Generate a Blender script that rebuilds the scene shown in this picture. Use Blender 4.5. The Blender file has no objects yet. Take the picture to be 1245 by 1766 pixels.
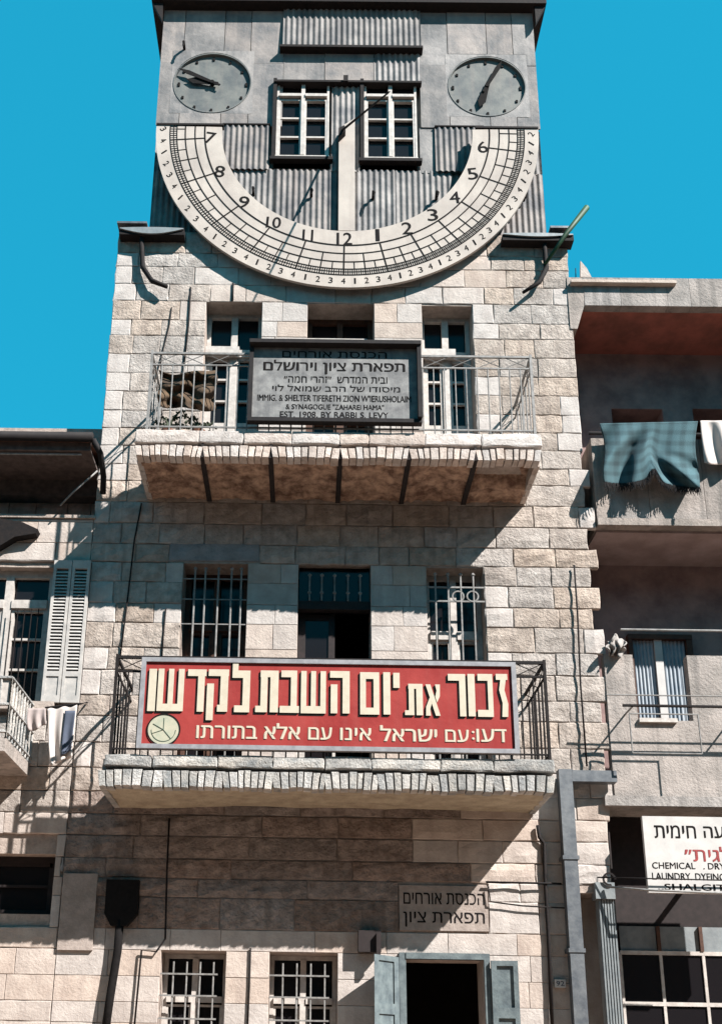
import bpy, bmesh, math, random
from mathutils import Vector, Matrix
from mathutils.geometry import tessellate_polygon
random.seed(7)
sc = bpy.context.scene
COL = sc.collection
# ------------------------------------------------------------------ camera
F, CX, CY = 1810.15, 517.77, 1242.79          # focal length and principal point, in photo pixels (1245 wide)
PITCH, ROLL, YAW = 0.316164, 0.016948, -0.008261
CAM = Vector((-0.41, -10.72, 1.6))
fw = Vector((math.sin(YAW)*math.cos(PITCH), math.cos(YAW)*math.cos(PITCH), math.sin(PITCH)))
rt0 = Vector((math.cos(YAW), -math.sin(YAW), 0)); up0 = rt0.cross(fw)
rt = rt0*math.cos(ROLL)+up0*math.sin(ROLL); up = up0*math.cos(ROLL)-rt0*math.sin(ROLL)
cam = bpy.data.cameras.new('camera'); co = bpy.data.objects.new('camera', cam); COL.objects.link(co)
co.matrix_world = Matrix((( rt.x, up.x, -fw.x, CAM.x), (rt.y, up.y, -fw.y, CAM.y), (rt.z, up.z, -fw.z, CAM.z), (0, 0, 0, 1)))
cam.sensor_fit = 'HORIZONTAL'; cam.sensor_width = 36; cam.lens = F/1245*36
cam.shift_x = (622.5-CX)/1245; cam.shift_y = (CY-883)/1245
cam.clip_start = .1; cam.clip_end = 2000
sc.camera = co
# ------------------------------------------------------------------ light
SUN = Vector((-1.19, 1.0, -1.44)).normalized()
sl = bpy.data.lights.new('sun', 'SUN'); so = bpy.data.objects.new('sun', sl); COL.objects.link(so)
sl.energy = 5.0; sl.angle = math.radians(.5); sl.color = (1, .955, .91)
so.rotation_euler = SUN.to_track_quat('-Z', 'Y').to_euler(); so.location = (9, -9, 22)
w = bpy.data.worlds.new('World'); sc.world = w; w.use_nodes = True
nt = w.node_tree; nt.nodes.clear()
sky = nt.nodes.new('ShaderNodeTexSky'); sky.sky_type = 'NISHITA'; sky.sun_disc = False
sky.sun_elevation = math.asin(-SUN.z); sky.sun_rotation = math.atan2(-SUN.x, -SUN.y)
sky.air_density = 1.0; sky.dust_density = .3; sky.ozone_density = 2.0
tint = nt.nodes.new('ShaderNodeMix'); tint.data_type = 'RGBA'; tint.blend_type = 'MULTIPLY'; tint.inputs[0].default_value = 1
tint.inputs[7].default_value = (.10, 2.22, 3.1, 1)
bg = nt.nodes.new('ShaderNodeBackground'); bg.inputs[1].default_value = .055
wo = nt.nodes.new('ShaderNodeOutputWorld')
gm = nt.nodes.new('ShaderNodeGamma'); gm.inputs[1].default_value = .25        # photo sky is almost even in tone: compress the sky's range
nt.links.new(sky.outputs[0], gm.inputs[0]); nt.links.new(gm.outputs[0], tint.inputs[6]); nt.links.new(tint.outputs[2], bg.inputs[0]); nt.links.new(bg.outputs[0], wo.inputs[0])
sc.view_settings.view_transform = 'Standard'; sc.view_settings.look = 'None'; sc.view_settings.exposure = 1.62
sc.view_settings.gamma = 1; sc.view_settings.use_curve_mapping = False

# ------------------------------------------------------------------ measuring: photo pixel -> point on the plane y = Y
def P(px, py, Y=0.):
    d = fw*F + rt*(px-CX) + up*(CY-py)
    t = (Y-CAM.y)/d.y
    return CAM + d*t
def RX(l, r, t, b, Y=0.):
    my, mx = (t+b)/2, (l+r)/2
    return P(l, my, Y).x, P(r, my, Y).x, P(mx, b, Y).z, P(mx, t, Y).z      # x0, x1, z0, z1

# ------------------------------------------------------------------ materials
MATS = {}; KA = .55
def mat(name, c, rough=.8, c2=None, scale=6., amt=1., bump=0., bscale=40., rnd=0., metal=0., streak=0., c3=None, spec=.3, detail=6., ka=None):
    m = bpy.data.materials.new(name); m.use_nodes = True; n = m.node_tree; B = n.nodes['Principled BSDF']
    B.inputs['Roughness'].default_value = rough; B.inputs['Metallic'].default_value = metal
    B.inputs['Specular IOR Level'].default_value = spec
    c = tuple(x*(ka or KA) for x in c); c2 = c2 and tuple(x*(ka or KA) for x in c2); c3 = c3 and tuple(x*(ka or KA) for x in c3)
    L = n.links.new
    geo = n.nodes.new('ShaderNodeNewGeometry'); pos = geo.outputs['Position']
    if rnd:
        oi = n.nodes.new('ShaderNodeObjectInfo')
        va = n.nodes.new('ShaderNodeVectorMath'); va.operation = 'MULTIPLY_ADD'
        cb = n.nodes.new('ShaderNodeCombineXYZ')
        for i in range(3): L(oi.outputs['Random'], cb.inputs[i])
        va.inputs[1].default_value = (9, 9, 9)
        L(cb.outputs[0], va.inputs[0]); L(pos, va.inputs[2]); pos = va.outputs[0]
    if c2 is None: c2 = tuple(x*.75 for x in c)
    nz = n.nodes.new('ShaderNodeTexNoise'); nz.inputs['Scale'].default_value = scale; nz.inputs['Detail'].default_value = detail
    nz.inputs['Roughness'].default_value = .62
    L(pos, nz.inputs['Vector'])
    rp = n.nodes.new('ShaderNodeValToRGB'); rp.color_ramp.elements[0].position = .36; rp.color_ramp.elements[1].position = .64
    rp.color_ramp.elements[0].color = (*c2, 1); rp.color_ramp.elements[1].color = (*c, 1)
    L(nz.outputs['Fac'], rp.inputs[0]); col = rp.outputs[0]
    if amt < 1:
        mx = n.nodes.new('ShaderNodeMix'); mx.data_type = 'RGBA'; mx.inputs[0].default_value = amt
        mx.inputs[6].default_value = (*c, 1); L(col, mx.inputs[7]); col = mx.outputs[2]
    if streak:
        mp = n.nodes.new('ShaderNodeMapping'); mp.inputs['Scale'].default_value = (9, 9, .55); L(pos, mp.inputs[0])
        n2 = n.nodes.new('ShaderNodeTexNoise'); n2.inputs['Scale'].default_value = 1.3; n2.inputs['Detail'].default_value = 5; L(mp.outputs[0], n2.inputs['Vector'])
        r2 = n.nodes.new('ShaderNodeValToRGB'); r2.color_ramp.elements[0].position = .5; r2.color_ramp.elements[1].position = .72
        r2.color_ramp.elements[0].color = (0, 0, 0, 1); r2.color_ramp.elements[1].color = (streak, streak, streak, 1); L(n2.outputs['Fac'], r2.inputs[0])
        mx = n.nodes.new('ShaderNodeMix'); mx.data_type = 'RGBA'; L(r2.outputs[0], mx.inputs[0]); L(col, mx.inputs[6])
        mx.inputs[7].default_value = (*(c3 or tuple(x*.35 for x in c)), 1); col = mx.outputs[2]
    if rnd:
        hs = n.nodes.new('ShaderNodeHueSaturation')
        mr = n.nodes.new('ShaderNodeMapRange'); mr.inputs[3].default_value = 1-rnd; mr.inputs[4].default_value = 1+rnd*.6
        L(oi.outputs['Random'], mr.inputs[0]); L(mr.outputs[0], hs.inputs['Value']); L(col, hs.inputs['Color'])
        m3 = n.nodes.new('ShaderNodeMath'); m3.operation = 'MULTIPLY'; m3.inputs[1].default_value = 7.31; L(oi.outputs['Random'], m3.inputs[0])
        m4 = n.nodes.new('ShaderNodeMath'); m4.operation = 'FRACT'; L(m3.outputs[0], m4.inputs[0])
        m5 = n.nodes.new('ShaderNodeMapRange'); m5.inputs[3].default_value = .6; m5.inputs[4].default_value = 1.25; L(m4.outputs[0], m5.inputs[0]); L(m5.outputs[0], hs.inputs['Saturation'])
        col = hs.outputs[0]
    L(col, B.inputs['Base Color'])
    if bump:
        nb = n.nodes.new('ShaderNodeTexNoise'); nb.inputs['Scale'].default_value = bscale; nb.inputs['Detail'].default_value = 7; nb.inputs['Roughness'].default_value = .65; L(pos, nb.inputs['Vector'])
        bp = n.nodes.new('ShaderNodeBump'); bp.inputs['Strength'].default_value = min(1, bump); bp.inputs['Distance'].default_value = .02*max(1, bump); L(nb.outputs['Fac'], bp.inputs['Height']); L(bp.outputs[0], B.inputs['Normal'])
    MATS[name] = m; return m
mat('rock_stone', (.68, .58, .505), .95, (.43, .36, .31), 8, 1, 1.05, 30, rnd=.13, streak=.55, c3=(.30, .25, .225))
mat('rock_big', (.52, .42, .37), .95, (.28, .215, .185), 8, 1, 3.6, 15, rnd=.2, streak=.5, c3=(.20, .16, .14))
mat('dressed_stone', (.70, .60, .53), .9, (.55, .46, .405), 6, 1, .45, 34, rnd=.07, streak=.35, c3=(.40, .33, .30))
mat('opposite_stone', (.30, .225, .19), .9, (.22, .165, .14), 2, ka=1)
mat('grey_stone', (.40, .42, .44), .9, (.26, .27, .29), 5, 1, .6, 30, rnd=.1)
mat('mortar', (.60, .50, .435), 1, (.42, .34, .295), 12, 1, .6, 40)
mat('edge_stone', (.86, .75, .68), .9, (.62, .52, .46), 13, 1, .6, 45, rnd=.2)
mat('edge_stone_grey', (.76, .71, .65), .9, (.33, .34, .34), 5, 1, 1.2, 45, rnd=.25)
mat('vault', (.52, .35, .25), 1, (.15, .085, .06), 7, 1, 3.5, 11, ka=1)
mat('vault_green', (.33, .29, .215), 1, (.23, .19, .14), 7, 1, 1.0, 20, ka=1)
mat('rust_beam', (.045, .032, .03), .9, (.02, .016, .016), 14)
mat('sheet', (.39, .345, .32), .7, (.165, .165, .17), 2.3, 1, .5, 8, rnd=.12, streak=.45, c3=(.46, .40, .37), metal=.1)
mat('corrugated', (.36, .325, .305), .75, (.14, .14, .15), 3.5, 1, .2, 20, rnd=.18, streak=.5, c3=(.16, .125, .11), metal=.1)
mat('dial_white', (.68, .595, .525), .8, (.53, .46, .41), 2.2, 1, .1, 30, streak=.4, c3=(.44, .37, .33))
mat('dial_edge', (.30, .27, .25), .8)
mat('paint_black', (.010, .009, .009), .9, (.016, .014, .014), 25, spec=.1)
mat('clock_face', (.22, .225, .21), .7, (.12, .135, .14), 5, 1, .15, 18, metal=.1, streak=.25, c3=(.33, .27, .24))
mat('white_wood', (.74, .68, .63), .6, (.54, .49, .45), 16, 1, .15, 40)
mat('white_enamel', (.74, .71, .68), .5, (.62, .6, .58), 8)
mat('brown_wood', (.13, .06, .035), .7, (.07, .03, .02), 15)
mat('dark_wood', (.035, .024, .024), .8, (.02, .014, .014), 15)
mat('plaque', (.50, .42, .375), .9, (.36, .30, .265), 9, 1, .4, 40)
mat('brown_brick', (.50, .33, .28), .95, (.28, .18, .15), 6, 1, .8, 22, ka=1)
mat('eave_wood', (.16, .12, .11), .9, (.09, .07, .065), 12)
mat('iron', (.013, .012, .013), .8, (.024, .018, .017), 20, 1, .2, 40, spec=.15)
mat('iron_pale', (.36, .35, .34), .55, (.20, .19, .18), 18, 1, .1, 60)
mat('sign_iron', (.018, .016, .018), .75, (.03, .026, .026), 10, spec=.15)
mat('sign_face', (.36, .355, .345), .8, (.15, .15, .155), 7, .9, .1, 30, streak=.45, c3=(.10, .10, .11))
mat('red_paint', (.44, .062, .055), .7, (.34, .038, .036), 2.2, 1, .25, 6, streak=.3, c3=(.38, .09, .08), spec=.1)
mat('frame_grey', (.40, .40, .42), .5, (.28, .28, .30), 14)
mat('cream', (.74, .66, .52), .6, (.66, .58, .45), 14)
mat('cream_face', (.62, .58, .44), .6, (.48, .50, .38), 14)
mat('green_print', (.10, .16, .11), .7)
mat('zinc', (.21, .225, .24), .55, (.12, .135, .155), 9, 1, .12, 25, metal=.4)
mat('zinc_light', (.33, .36, .37), .55, (.24, .27, .285), 9, 1, .1, 25, metal=.2, streak=.2)
mat('teal_shutter', (.19, .235, .245), .7, (.10, .13, .145), 10, 1, .2, 40)
mat('blue_shutter', (.66, .62, .58), .7, (.48, .46, .44), 10, 1, .1, 40)
mat('concrete', (.53, .465, .425), .95, (.33, .295, .27), 3, 1, .7, 28, rnd=.1, streak=.75, c3=(.22, .20, .185))
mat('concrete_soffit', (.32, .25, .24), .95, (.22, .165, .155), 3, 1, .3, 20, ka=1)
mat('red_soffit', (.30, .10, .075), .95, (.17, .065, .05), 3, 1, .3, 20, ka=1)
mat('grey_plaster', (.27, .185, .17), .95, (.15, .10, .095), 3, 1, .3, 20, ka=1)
mat('dark_room', (.035, .03, .03), 1)
mat('asphalt', (.26, .18, .135), .9, (.18, .125, .095), 5, 1, .5, 80, ka=1)
mat('paving', (.46, .34, .265), .9, (.37, .265, .205), 3, 1, .3, 30, ka=1)
mat('terracotta', (.24, .10, .06), .9)
mat('leaf', (.05, .07, .03), .7)
mat('rug', (.16, .10, .055), .95, (.05, .032, .02), 7, 1, .6, 30)
mat('curtain', (.50, .55, .60), .85, (.34, .40, .47), 5)
mat('white_cloth', (.76, .68, .63), .9, (.68, .6, .56), 6)
mat('blue_cloth', (.10, .12, .17), .9)
mat('pink_cloth', (.5, .42, .40), .9)
mat('red_print', (.42, .05, .05), .7)
mat('spout_green', (.012, .09, .03), .6, (.01, .045, .02), 15)
def glass():
    m = bpy.data.materials.new('glass'); m.use_nodes = True; B = m.node_tree.nodes['Principled BSDF']
    B.inputs['Base Color'].default_value = (.008, .007, .008, 1); B.inputs['Roughness'].default_value = .15; B.inputs['Specular IOR Level'].default_value = .22
    MATS['glass'] = m
glass()
def plaid():
    m = bpy.data.materials.new('plaid'); m.use_nodes = True; n = m.node_tree; L = n.links.new; B = n.nodes['Principled BSDF']; B.inputs['Roughness'].default_value = .95
    g = n.nodes.new('ShaderNodeUVMap'); s = n.nodes.new('ShaderNodeSeparateXYZ'); L(g.outputs[0], s.inputs[0])
    prev = None
    for k, (f1, th) in enumerate(((7, .25), (6, .3))):
        a = n.nodes.new('ShaderNodeMath'); a.operation = 'MULTIPLY'; a.inputs[1].default_value = f1; L(s.outputs[k], a.inputs[0])
        b = n.nodes.new('ShaderNodeMath'); b.operation = 'PINGPONG'; b.inputs[1].default_value = .5; L(a.outputs[0], b.inputs[0])
        r = n.nodes.new('ShaderNodeMapRange'); r.inputs[1].default_value = .12; r.inputs[2].default_value = .3; L(b.outputs[0], r.inputs[0])
        if prev is None: prev = r.outputs[0]
        else:
            c = n.nodes.new('ShaderNodeMath'); c.operation = 'ADD'; L(prev, c.inputs[0]); L(r.outputs[0], c.inputs[1]); prev = c.outputs[0]
    h = n.nodes.new('ShaderNodeMath'); h.operation = 'MULTIPLY'; h.inputs[1].default_value = .5; L(prev, h.inputs[0])
    rp = n.nodes.new('ShaderNodeValToRGB'); rp.color_ramp.elements[0].color = (.010, .034, .042, 1); rp.color_ramp.elements[1].color = (.036, .085, .10, 1)
    L(h.outputs[0], rp.inputs[0]); L(rp.outputs[0], B.inputs['Base Color'])
    nb = n.nodes.new('ShaderNodeTexNoise'); nb.inputs['Scale'].default_value = 120; bp = n.nodes.new('ShaderNodeBump'); bp.inputs['Strength'].default_value = .5; bp.inputs['Distance'].default_value = .01
    L(nb.outputs[0], bp.inputs['Height']); L(bp.outputs[0], B.inputs['Normal'])
    MATS['plaid'] = m
plaid()

# ------------------------------------------------------------------ mesh helpers
class M:
    def __init__(s): s.v = []; s.f = []
    def quad(s, *p):
        i = len(s.v); s.v += [tuple(q) for q in p]; s.f.append(tuple(range(i, i+len(p)))); return s
    def box(s, x0, x1, y0, y1, z0, z1):
        i = len(s.v)
        s.v += [(x, y, z) for x in (x0, x1) for y in (y0, y1) for z in (z0, z1)]
        s.f += [tuple(i+k for k in q) for q in ((0, 1, 3, 2), (4, 6, 7, 5), (0, 4, 5, 1), (2, 3, 7, 6), (0, 2, 6, 4), (1, 5, 7, 3))]
        return s
    def tube(s, pts, r, n=8, cap=True):
        pts = [Vector(p) for p in pts]; rings = []
        for k, p in enumerate(pts):
            a = pts[max(0, k-1)]; b = pts[min(len(pts)-1, k+1)]; t = (b-a).normalized()
            u = t.cross(Vector((0, 1, 0))) if abs(t.y) < .9 else t.cross(Vector((1, 0, 0)))
            u.normalize(); v = t.cross(u); rr = r[k] if isinstance(r, (list, tuple)) else r
            i = len(s.v); rings.append(i)
            for q in range(n):
                an = 2*math.pi*q/n; s.v.append(tuple(p+u*math.cos(an)*rr+v*math.sin(an)*rr))
        for a, b in zip(rings, rings[1:]):
            for q in range(n): s.f.append((a+q, a+(q+1) % n, b+(q+1) % n, b+q))
        if cap:
            s.f.append(tuple(rings[0]+q for q in range(n))[::-1]); s.f.append(tuple(rings[-1]+q for q in range(n)))
        return s
    def prism(s, poly, y0, y1):           # polygon in (x, z), extruded from y0 (front) to y1
        i = len(s.v); n = len(poly)
        s.v += [(x, y0, z) for x, z in poly]+[(x, y1, z) for x, z in poly]
        s.f.append(tuple(i+k for k in range(n))); s.f.append(tuple(i+n+k for k in range(n))[::-1])
        for k in range(n): s.f.append((i+k, i+n+k, i+n+(k+1) % n, i+(k+1) % n))
        return s
    def arcband(s, cx, cz, r0, r1, a0, a1, y0, y1=None, n=48):
        i = len(s.v); ys = (y0,) if y1 is None else (y0, y1)
        for k in range(n+1):
            a = a0+(a1-a0)*k/n
            for y in ys:
                for r in (r0, r1): s.v.append((cx+r*math.cos(a), y, cz+r*math.sin(a)))
        st = 2*len(ys)
        for k in range(n):
            a = i+k*st; b = a+st
            s.f.append((a, a+1, b+1, b))
            if y1 is not None:
                s.f.append((a+2, b+2, b+3, a+3)); s.f.append((a+1, a+3, b+3, b+1)); s.f.append((a, b, b+2, a+2))
        if y1 is not None and abs(a1-a0) < 6.28:
            s.f.append((i, i+2, i+3, i+1)); e = i+n*st; s.f.append((e, e+1, e+3, e+2))
        return s
    def build(s, name, m, parent=None, label=None, kind=None, smooth=False):
        me = bpy.data.meshes.new(name)
        c = Vector((0, 0, 0))
        if s.v:
            lo = Vector([min(v[k] for v in s.v) for k in range(3)]); hi = Vector([max(v[k] for v in s.v) for k in range(3)])
            c = (lo+hi)/2
        me.from_pydata([tuple(Vector(v)-c) for v in s.v], [], s.f)
        bm = bmesh.new(); bm.from_mesh(me); bmesh.ops.recalc_face_normals(bm, faces=bm.faces); bm.to_mesh(me); bm.free()
        me.materials.append(MATS[m])
        if smooth:
            for p in me.polygons: p.use_smooth = True
        o = bpy.data.objects.new(name, me); COL.objects.link(o)
        place(o, c, parent)
        if label: o['label'] = label
        if kind: o['kind'] = kind
        return o
ORG = {}
def place(o, c, parent):
    ORG[o.name] = Vector(c)
    if parent is not None:
        o.parent = parent; o.location = Vector(c)-ORG[parent.name]
    else: o.location = c
def thing(name, label, cat, loc=(0, 0, 0), group=None):
    o = bpy.data.objects.new(name, None); COL.objects.link(o); o.location = loc; ORG[o.name] = Vector(loc)
    o['label'] = label; o['category'] = cat
    if group: o['group'] = group
    return o
def tag(o, label, cat, group=None):
    o['label'] = label; o['category'] = cat
    if group: o['group'] = group
    return o
def text(s, x0, x1, z0, z1, Y, m, name, parent, bold=0., rot=0., depth=.004, label=None, rtl=False, skew=None):
    c = bpy.data.curves.new('t', 'FONT'); c.body = s[::-1] if rtl else s; c.offset = 0 if rtl else bold; c.resolution_u = 3; c.fill_mode = 'NONE'
    o = bpy.data.objects.new('t', c); COL.objects.link(o); bpy.context.view_layer.update()
    dg = bpy.context.evaluated_depsgraph_get(); ol = bpy.data.meshes.new_from_object(o.evaluated_get(dg))
    bpy.data.objects.remove(o); bpy.data.curves.remove(c)
    nx = {e.vertices[0]: e.vertices[1] for e in ol.edges}; loops = []
    while nx:                                   # outlines -> closed loops, filled one by one (glyph outlines may overlap)
        a, b = nx.popitem(); lp = [a]
        while b != a and b in nx: lp.append(b); b = nx.pop(b)
        loops.append([Vector((ol.vertices[k].co.x, ol.vertices[k].co.y, 0)) for k in lp])
    area = lambda l: sum(p.x*q.y-q.x*p.y for p, q in zip(l, l[1:]+l[:1]))/2
    loops = [l for l in loops if len(l) > 2 and abs(area(l)) > 1e-7]
    sg_ = math.copysign(1, area(max(loops, key=lambda l: abs(area(l)))))
    def inside(p, l):
        r = False
        for a, b in zip(l, l[1:]+l[:1]):
            if (a.y > p.y) != (b.y > p.y) and p.x < (b.x-a.x)*(p.y-a.y)/(b.y-a.y)+a.x: r = not r
        return r
    outer = [[l] for l in loops if area(l)*sg_ > 0]
    for hl in loops:
        if area(hl)*sg_ < 0:
            c_ = [g_ for g_ in outer if inside(hl[0], g_[0])]
            if c_: min(c_, key=lambda g_: abs(area(g_[0]))).append(hl)
    me = bpy.data.meshes.new(name); vv, ff, oy = [], [], []
    for k, g_ in enumerate(outer):
        flat = [p for l in g_ for p in l]; b0 = len(vv); vv += flat; oy += [(k % 2)*.0007]*len(flat)
        ff += [tuple(b0+q for q in t) for t in tessellate_polygon(g_)]
    me.from_pydata([tuple(p) for p in vv], [], ff); bpy.data.meshes.remove(ol)
    xs = [v.co.x for v in me.vertices]; ys = [v.co.y for v in me.vertices]
    ax, bx, ay, by = min(xs), max(xs), min(ys), max(ys)
    cx, cz = (x0+x1)/2, (z0+z1)/2; ca, sa = math.cos(rot), math.sin(rot)
    for k, v in enumerate(me.vertices):
        u = (v.co.x-ax)/(bx-ax)*(x1-x0)-(x1-x0)/2; q = (v.co.y-ay)/(by-ay)*(z1-z0)-(z1-z0)/2
        v.co = (u*ca-q*sa, -oy[k], u*sa+q*ca)
    if bold:
        bm = bmesh.new(); bm.from_mesh(me); base = list(bm.verts)+list(bm.edges)+list(bm.faces)
        for q_, (dx_, dz_) in enumerate(((-1, 0), (1, 0), (0, .7), (-.5, -.5))):
            r_ = bmesh.ops.duplicate(bm, geom=base); dd_ = bold*(z1-z0)*(.9 if rtl else 1.0)
            bmesh.ops.translate(bm, verts=[g_ for g_ in r_['geom'] if isinstance(g_, bmesh.types.BMVert)], vec=(dx_*dd_, .0016*(q_+1), dz_*dd_))
        bm.to_mesh(me); bm.free()
    me.name = name; me.materials.clear(); me.materials.append(MATS[m])
    ob = bpy.data.objects.new(name, me); COL.objects.link(ob); place(ob, (cx, Y, cz), parent)
    if label: ob['label'] = label
    return ob
def holed(m, x0, x1, z0, z1, y0, y1, holes):      # a slab cut into boxes round rectangular holes
    xs = sorted({x0, x1, *[h[0] for h in holes if x0 < h[0] < x1], *[h[1] for h in holes if x0 < h[1] < x1]})
    for a, b in zip(xs, xs[1:]):
        mid = (a+b)/2; cuts = sorted([(h[2], h[3]) for h in holes if h[0] < mid < h[1]]); z = z0
        for c, d in cuts:
            if c > z: m.box(a, b, y0, y1, z, c)
            z = max(z, d)
        if z < z1: m.box(a, b, y0, y1, z, z1)

# ------------------------------------------------------------------ masonry
def stone_mesh(m, x0, x1, z0, z1, Y, amp, back=.05, g=.0028):
    if amp < .0065: g = min(g, .002)
    x0 += g; x1 -= g; z0 += g; z1 -= g; w_, h_ = x1-x0, z1-z0
    nx = max(2, min(5, round(w_/.13))); nz = 3 if amp > .012 else 2
    ins = .010 if amp > .0065 else .004
    i0 = len(m.v); xs = [x0+ins+(w_-2*ins)*k/nx for k in range(nx+1)]; zs = [z0+ins+(h_-2*ins)*k/nz for k in range(nz+1)]
    jj = amp*.3
    for a, x in enumerate(xs):
        for b, z in enumerate(zs):
            e = a in (0, nx) or b in (0, nz)
            m.v.append((x+(random.uniform(-jj, jj) if not e else 0), Y-(amp*random.uniform(.1, .55) if e else amp*random.uniform(.3, 1.25)), z+(random.uniform(-jj, jj) if not e else 0)))
    I = lambda a, b: i0+a*(nz+1)+b
    for a in range(nx):
        for b in range(nz): m.f.append((I(a, b), I(a+1, b), I(a+1, b+1), I(a, b+1)))
    border = [I(a, 0) for a in range(nx+1)]+[I(nx, b) for b in range(1, nz+1)]+[I(a, nz) for a in range(nx-1, -1, -1)]+[I(0, b) for b in range(nz-1, 0, -1)]
    r1, r2 = [], []
    for v in border:
        x, y, z = m.v[v]; ox = x0 if abs(x-xs[0]) < 1e-6 else (x1 if abs(x-xs[-1]) < 1e-6 else x); oz = z0 if abs(z-zs[0]) < 1e-6 else (z1 if abs(z-zs[-1]) < 1e-6 else z)
        j = .007 if amp > .0065 else .002
        ox += random.uniform(-j, j); oz += random.uniform(-j, j)
        r1.append(len(m.v)); m.v.append((ox, Y+.003, oz)); r2.append(len(m.v)); m.v.append((ox, Y+back, oz))
    n = len(border)
    for k in range(n):
        q = (k+1) % n
        m.f.append((border[k], r1[k], r1[q], border[q])); m.f.append((r1[k], r2[k], r2[q], r1[q]))
COURSES = [0, .28, .56, .84, 1.12, 1.4, 1.7, 1.95, 2.15, 2.4, 2.657, 2.87, 3.19, 3.384, 3.587, 3.824, 4.05, 4.29, 4.55, 4.83, 5.126, 5.363, 5.657, 5.922, 6.22, 6.457, 6.72, 6.963,
           7.196, 7.461, 7.738, 8.01, 8.233, 8.48, 8.72, 8.965, 9.231, 9.492, 9.765, 10.034, 10.263, 10.547, 10.80, 11.064, 11.278, 11.6]
def masonry(parent, xa, xb, zlo, zhi, holes, style, Y=0., tooth=False, low=1.7, name='stone'):
    rest = M(); made = []
    for ci, (z0, z1) in enumerate(zip(COURSES, COURSES[1:])):
        if z1 <= zlo+.02 or z0 >= zhi-.02: continue
        z0c, z1c = max(z0, zlo), min(z1, zhi)
        right = xb + ((.07 if ci % 2 else -.02)+random.uniform(-.015, .015) if tooth and 4.2 < z1 < 8.7 else (-.05 if tooth and z1 < 4.2 else 0))
        segs = [(xa, right)]
        for h in holes:
            if h[2] < z1c-.03 and h[3] > z0c+.03:
                segs = [s for a, b in segs for s in ((a, min(b, h[0])), (max(a, h[1]), b)) if s[1]-s[0] > .03]
        for a, b in segs:
            x = a; off = True
            while x < b-.02:
                rough, m_, wmin, wmax = style((x+.2), (z0+z1)/2)
                wd = random.uniform(wmin, wmax)*(random.uniform(.5, .9) if off else 1); off = False
                if b-(x+wd) < wmin*.55: wd = b-x
                # partial overlap with a hole lower/higher than the course edge
                zz0, zz1 = z0c, z1c
                if z1 < low: stone_mesh(rest, x, x+wd, zz0, zz1, Y, rough)
                else: made.append((x, x+wd, zz0, zz1, rough*random.uniform(.75, 1.2), m_))
                x += wd
    made.sort(key=lambda t: -(t[1]-t[0])*(t[3]-t[2]))
    for k, (a, b, c, d, r, m_) in enumerate(made):
        if k < 296:
            s = M(); stone_mesh(s, a, b, c, d, Y, r); s.build(name, m_, parent)
        else: stone_mesh(rest, a, b, c, d, Y, r)
    if rest.v: rest.build(name, style(0, .5)[1], parent, kind='stuff')

# ------------------------------------------------------------------ ground
def ground():
    M().box(-60, 60, -2.6, 0.6, -.3, 0).build('pavement', 'paving', kind='structure')
    M().box(-60, 60, -2.78, -2.604, -.3, .004).build('kerb', 'concrete', kind='structure')
    M().box(-60, 60, -15.5, -2.784, -.42, -.13).build('road', 'asphalt', kind='structure')
    M().box(-400, 400, -400, 400, -1.2, -.43).build('ground', 'paving', kind='structure')
ground()
# unseen row of houses across the street, added to block sky light
opp = thing('unseen_street_house', 'unseen limestone house front across the street, added to block sky light', 'building', (0, -16, 0))
m = M(); wins = []
OH = [(x-.6, x+.6, z, z+1.9) for x in [-38+3.2*k for k in range(25)] for z in (1.0, 4.9, 8.8)]
holed(m, -41, 41, 0, 12, -16.4, -16, OH); m.box(-41, 41, -26, -17.2, 0, 12); m.build('wall', 'opposite_stone', opp)
m = M()
for h in OH: m.box(h[0], h[1], -16.3, -16.26, h[2], h[3])
m.build('panes', 'glass', opp, kind='stuff')

# ================================================================== the tall stone building
YT = .15                                    # plane of the tower wall above the facade
bl = thing('stone_building', 'tall narrow limestone building with two balconies and a sheet metal clad tower carrying the sundial', 'building', (0, 0, 0))
XL, XR = -2.905, 2.76
W1 = (-1.747, -1.055, 8.06, 10.55); W3 = (.912, 1.53, 8.06, 10.53)
_c = RX(530, 645, 522, 594); W2 = (_c[0], _c[1], 8.06, 10.54)
W4 = (-1.845, -1.118, 4.42, 6.965); W5 = (-.547, .266, 4.42, 6.97); W6 = (.893, 1.536, 4.42, 6.95)
W7 = (-1.853, -1.202, 1.3, 2.65); W8 = (-.766, -.086, 1.3, 2.65); DR = (.598, 1.369, .02, 2.61)
GAP = (2.37, 2.95, 0, 3.3)
HOLES = [W1, W2, W3, W4, W5, W6, W7, W8, DR, GAP]
m = M(); holed(m, XL+.02, XR-.05, 0, 11.62, .012, .40, HOLES); m.build('wall', 'mortar', bl)
m = M(); m.box(XL+.02, XL+.3, .40, 9, 0, 11.6); m.box(XR-.33, XR-.05, .40, 9, 0, 11.6); m.box(XL+.02, XR-.05, 9, 9.3, 0, 11.6); m.build('side_wall', 'dressed_stone', bl)
m = M()
for z in (0.01, 4.1, 7.75, 11.35): m.box(XL+.3, XR-.33, .4, 9, z, z+.2)
m.box(XL+.3, XR-.33, 3.2, 3.3, .2, 11.3); m.build('floor_slab', 'dark_room', bl)

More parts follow.
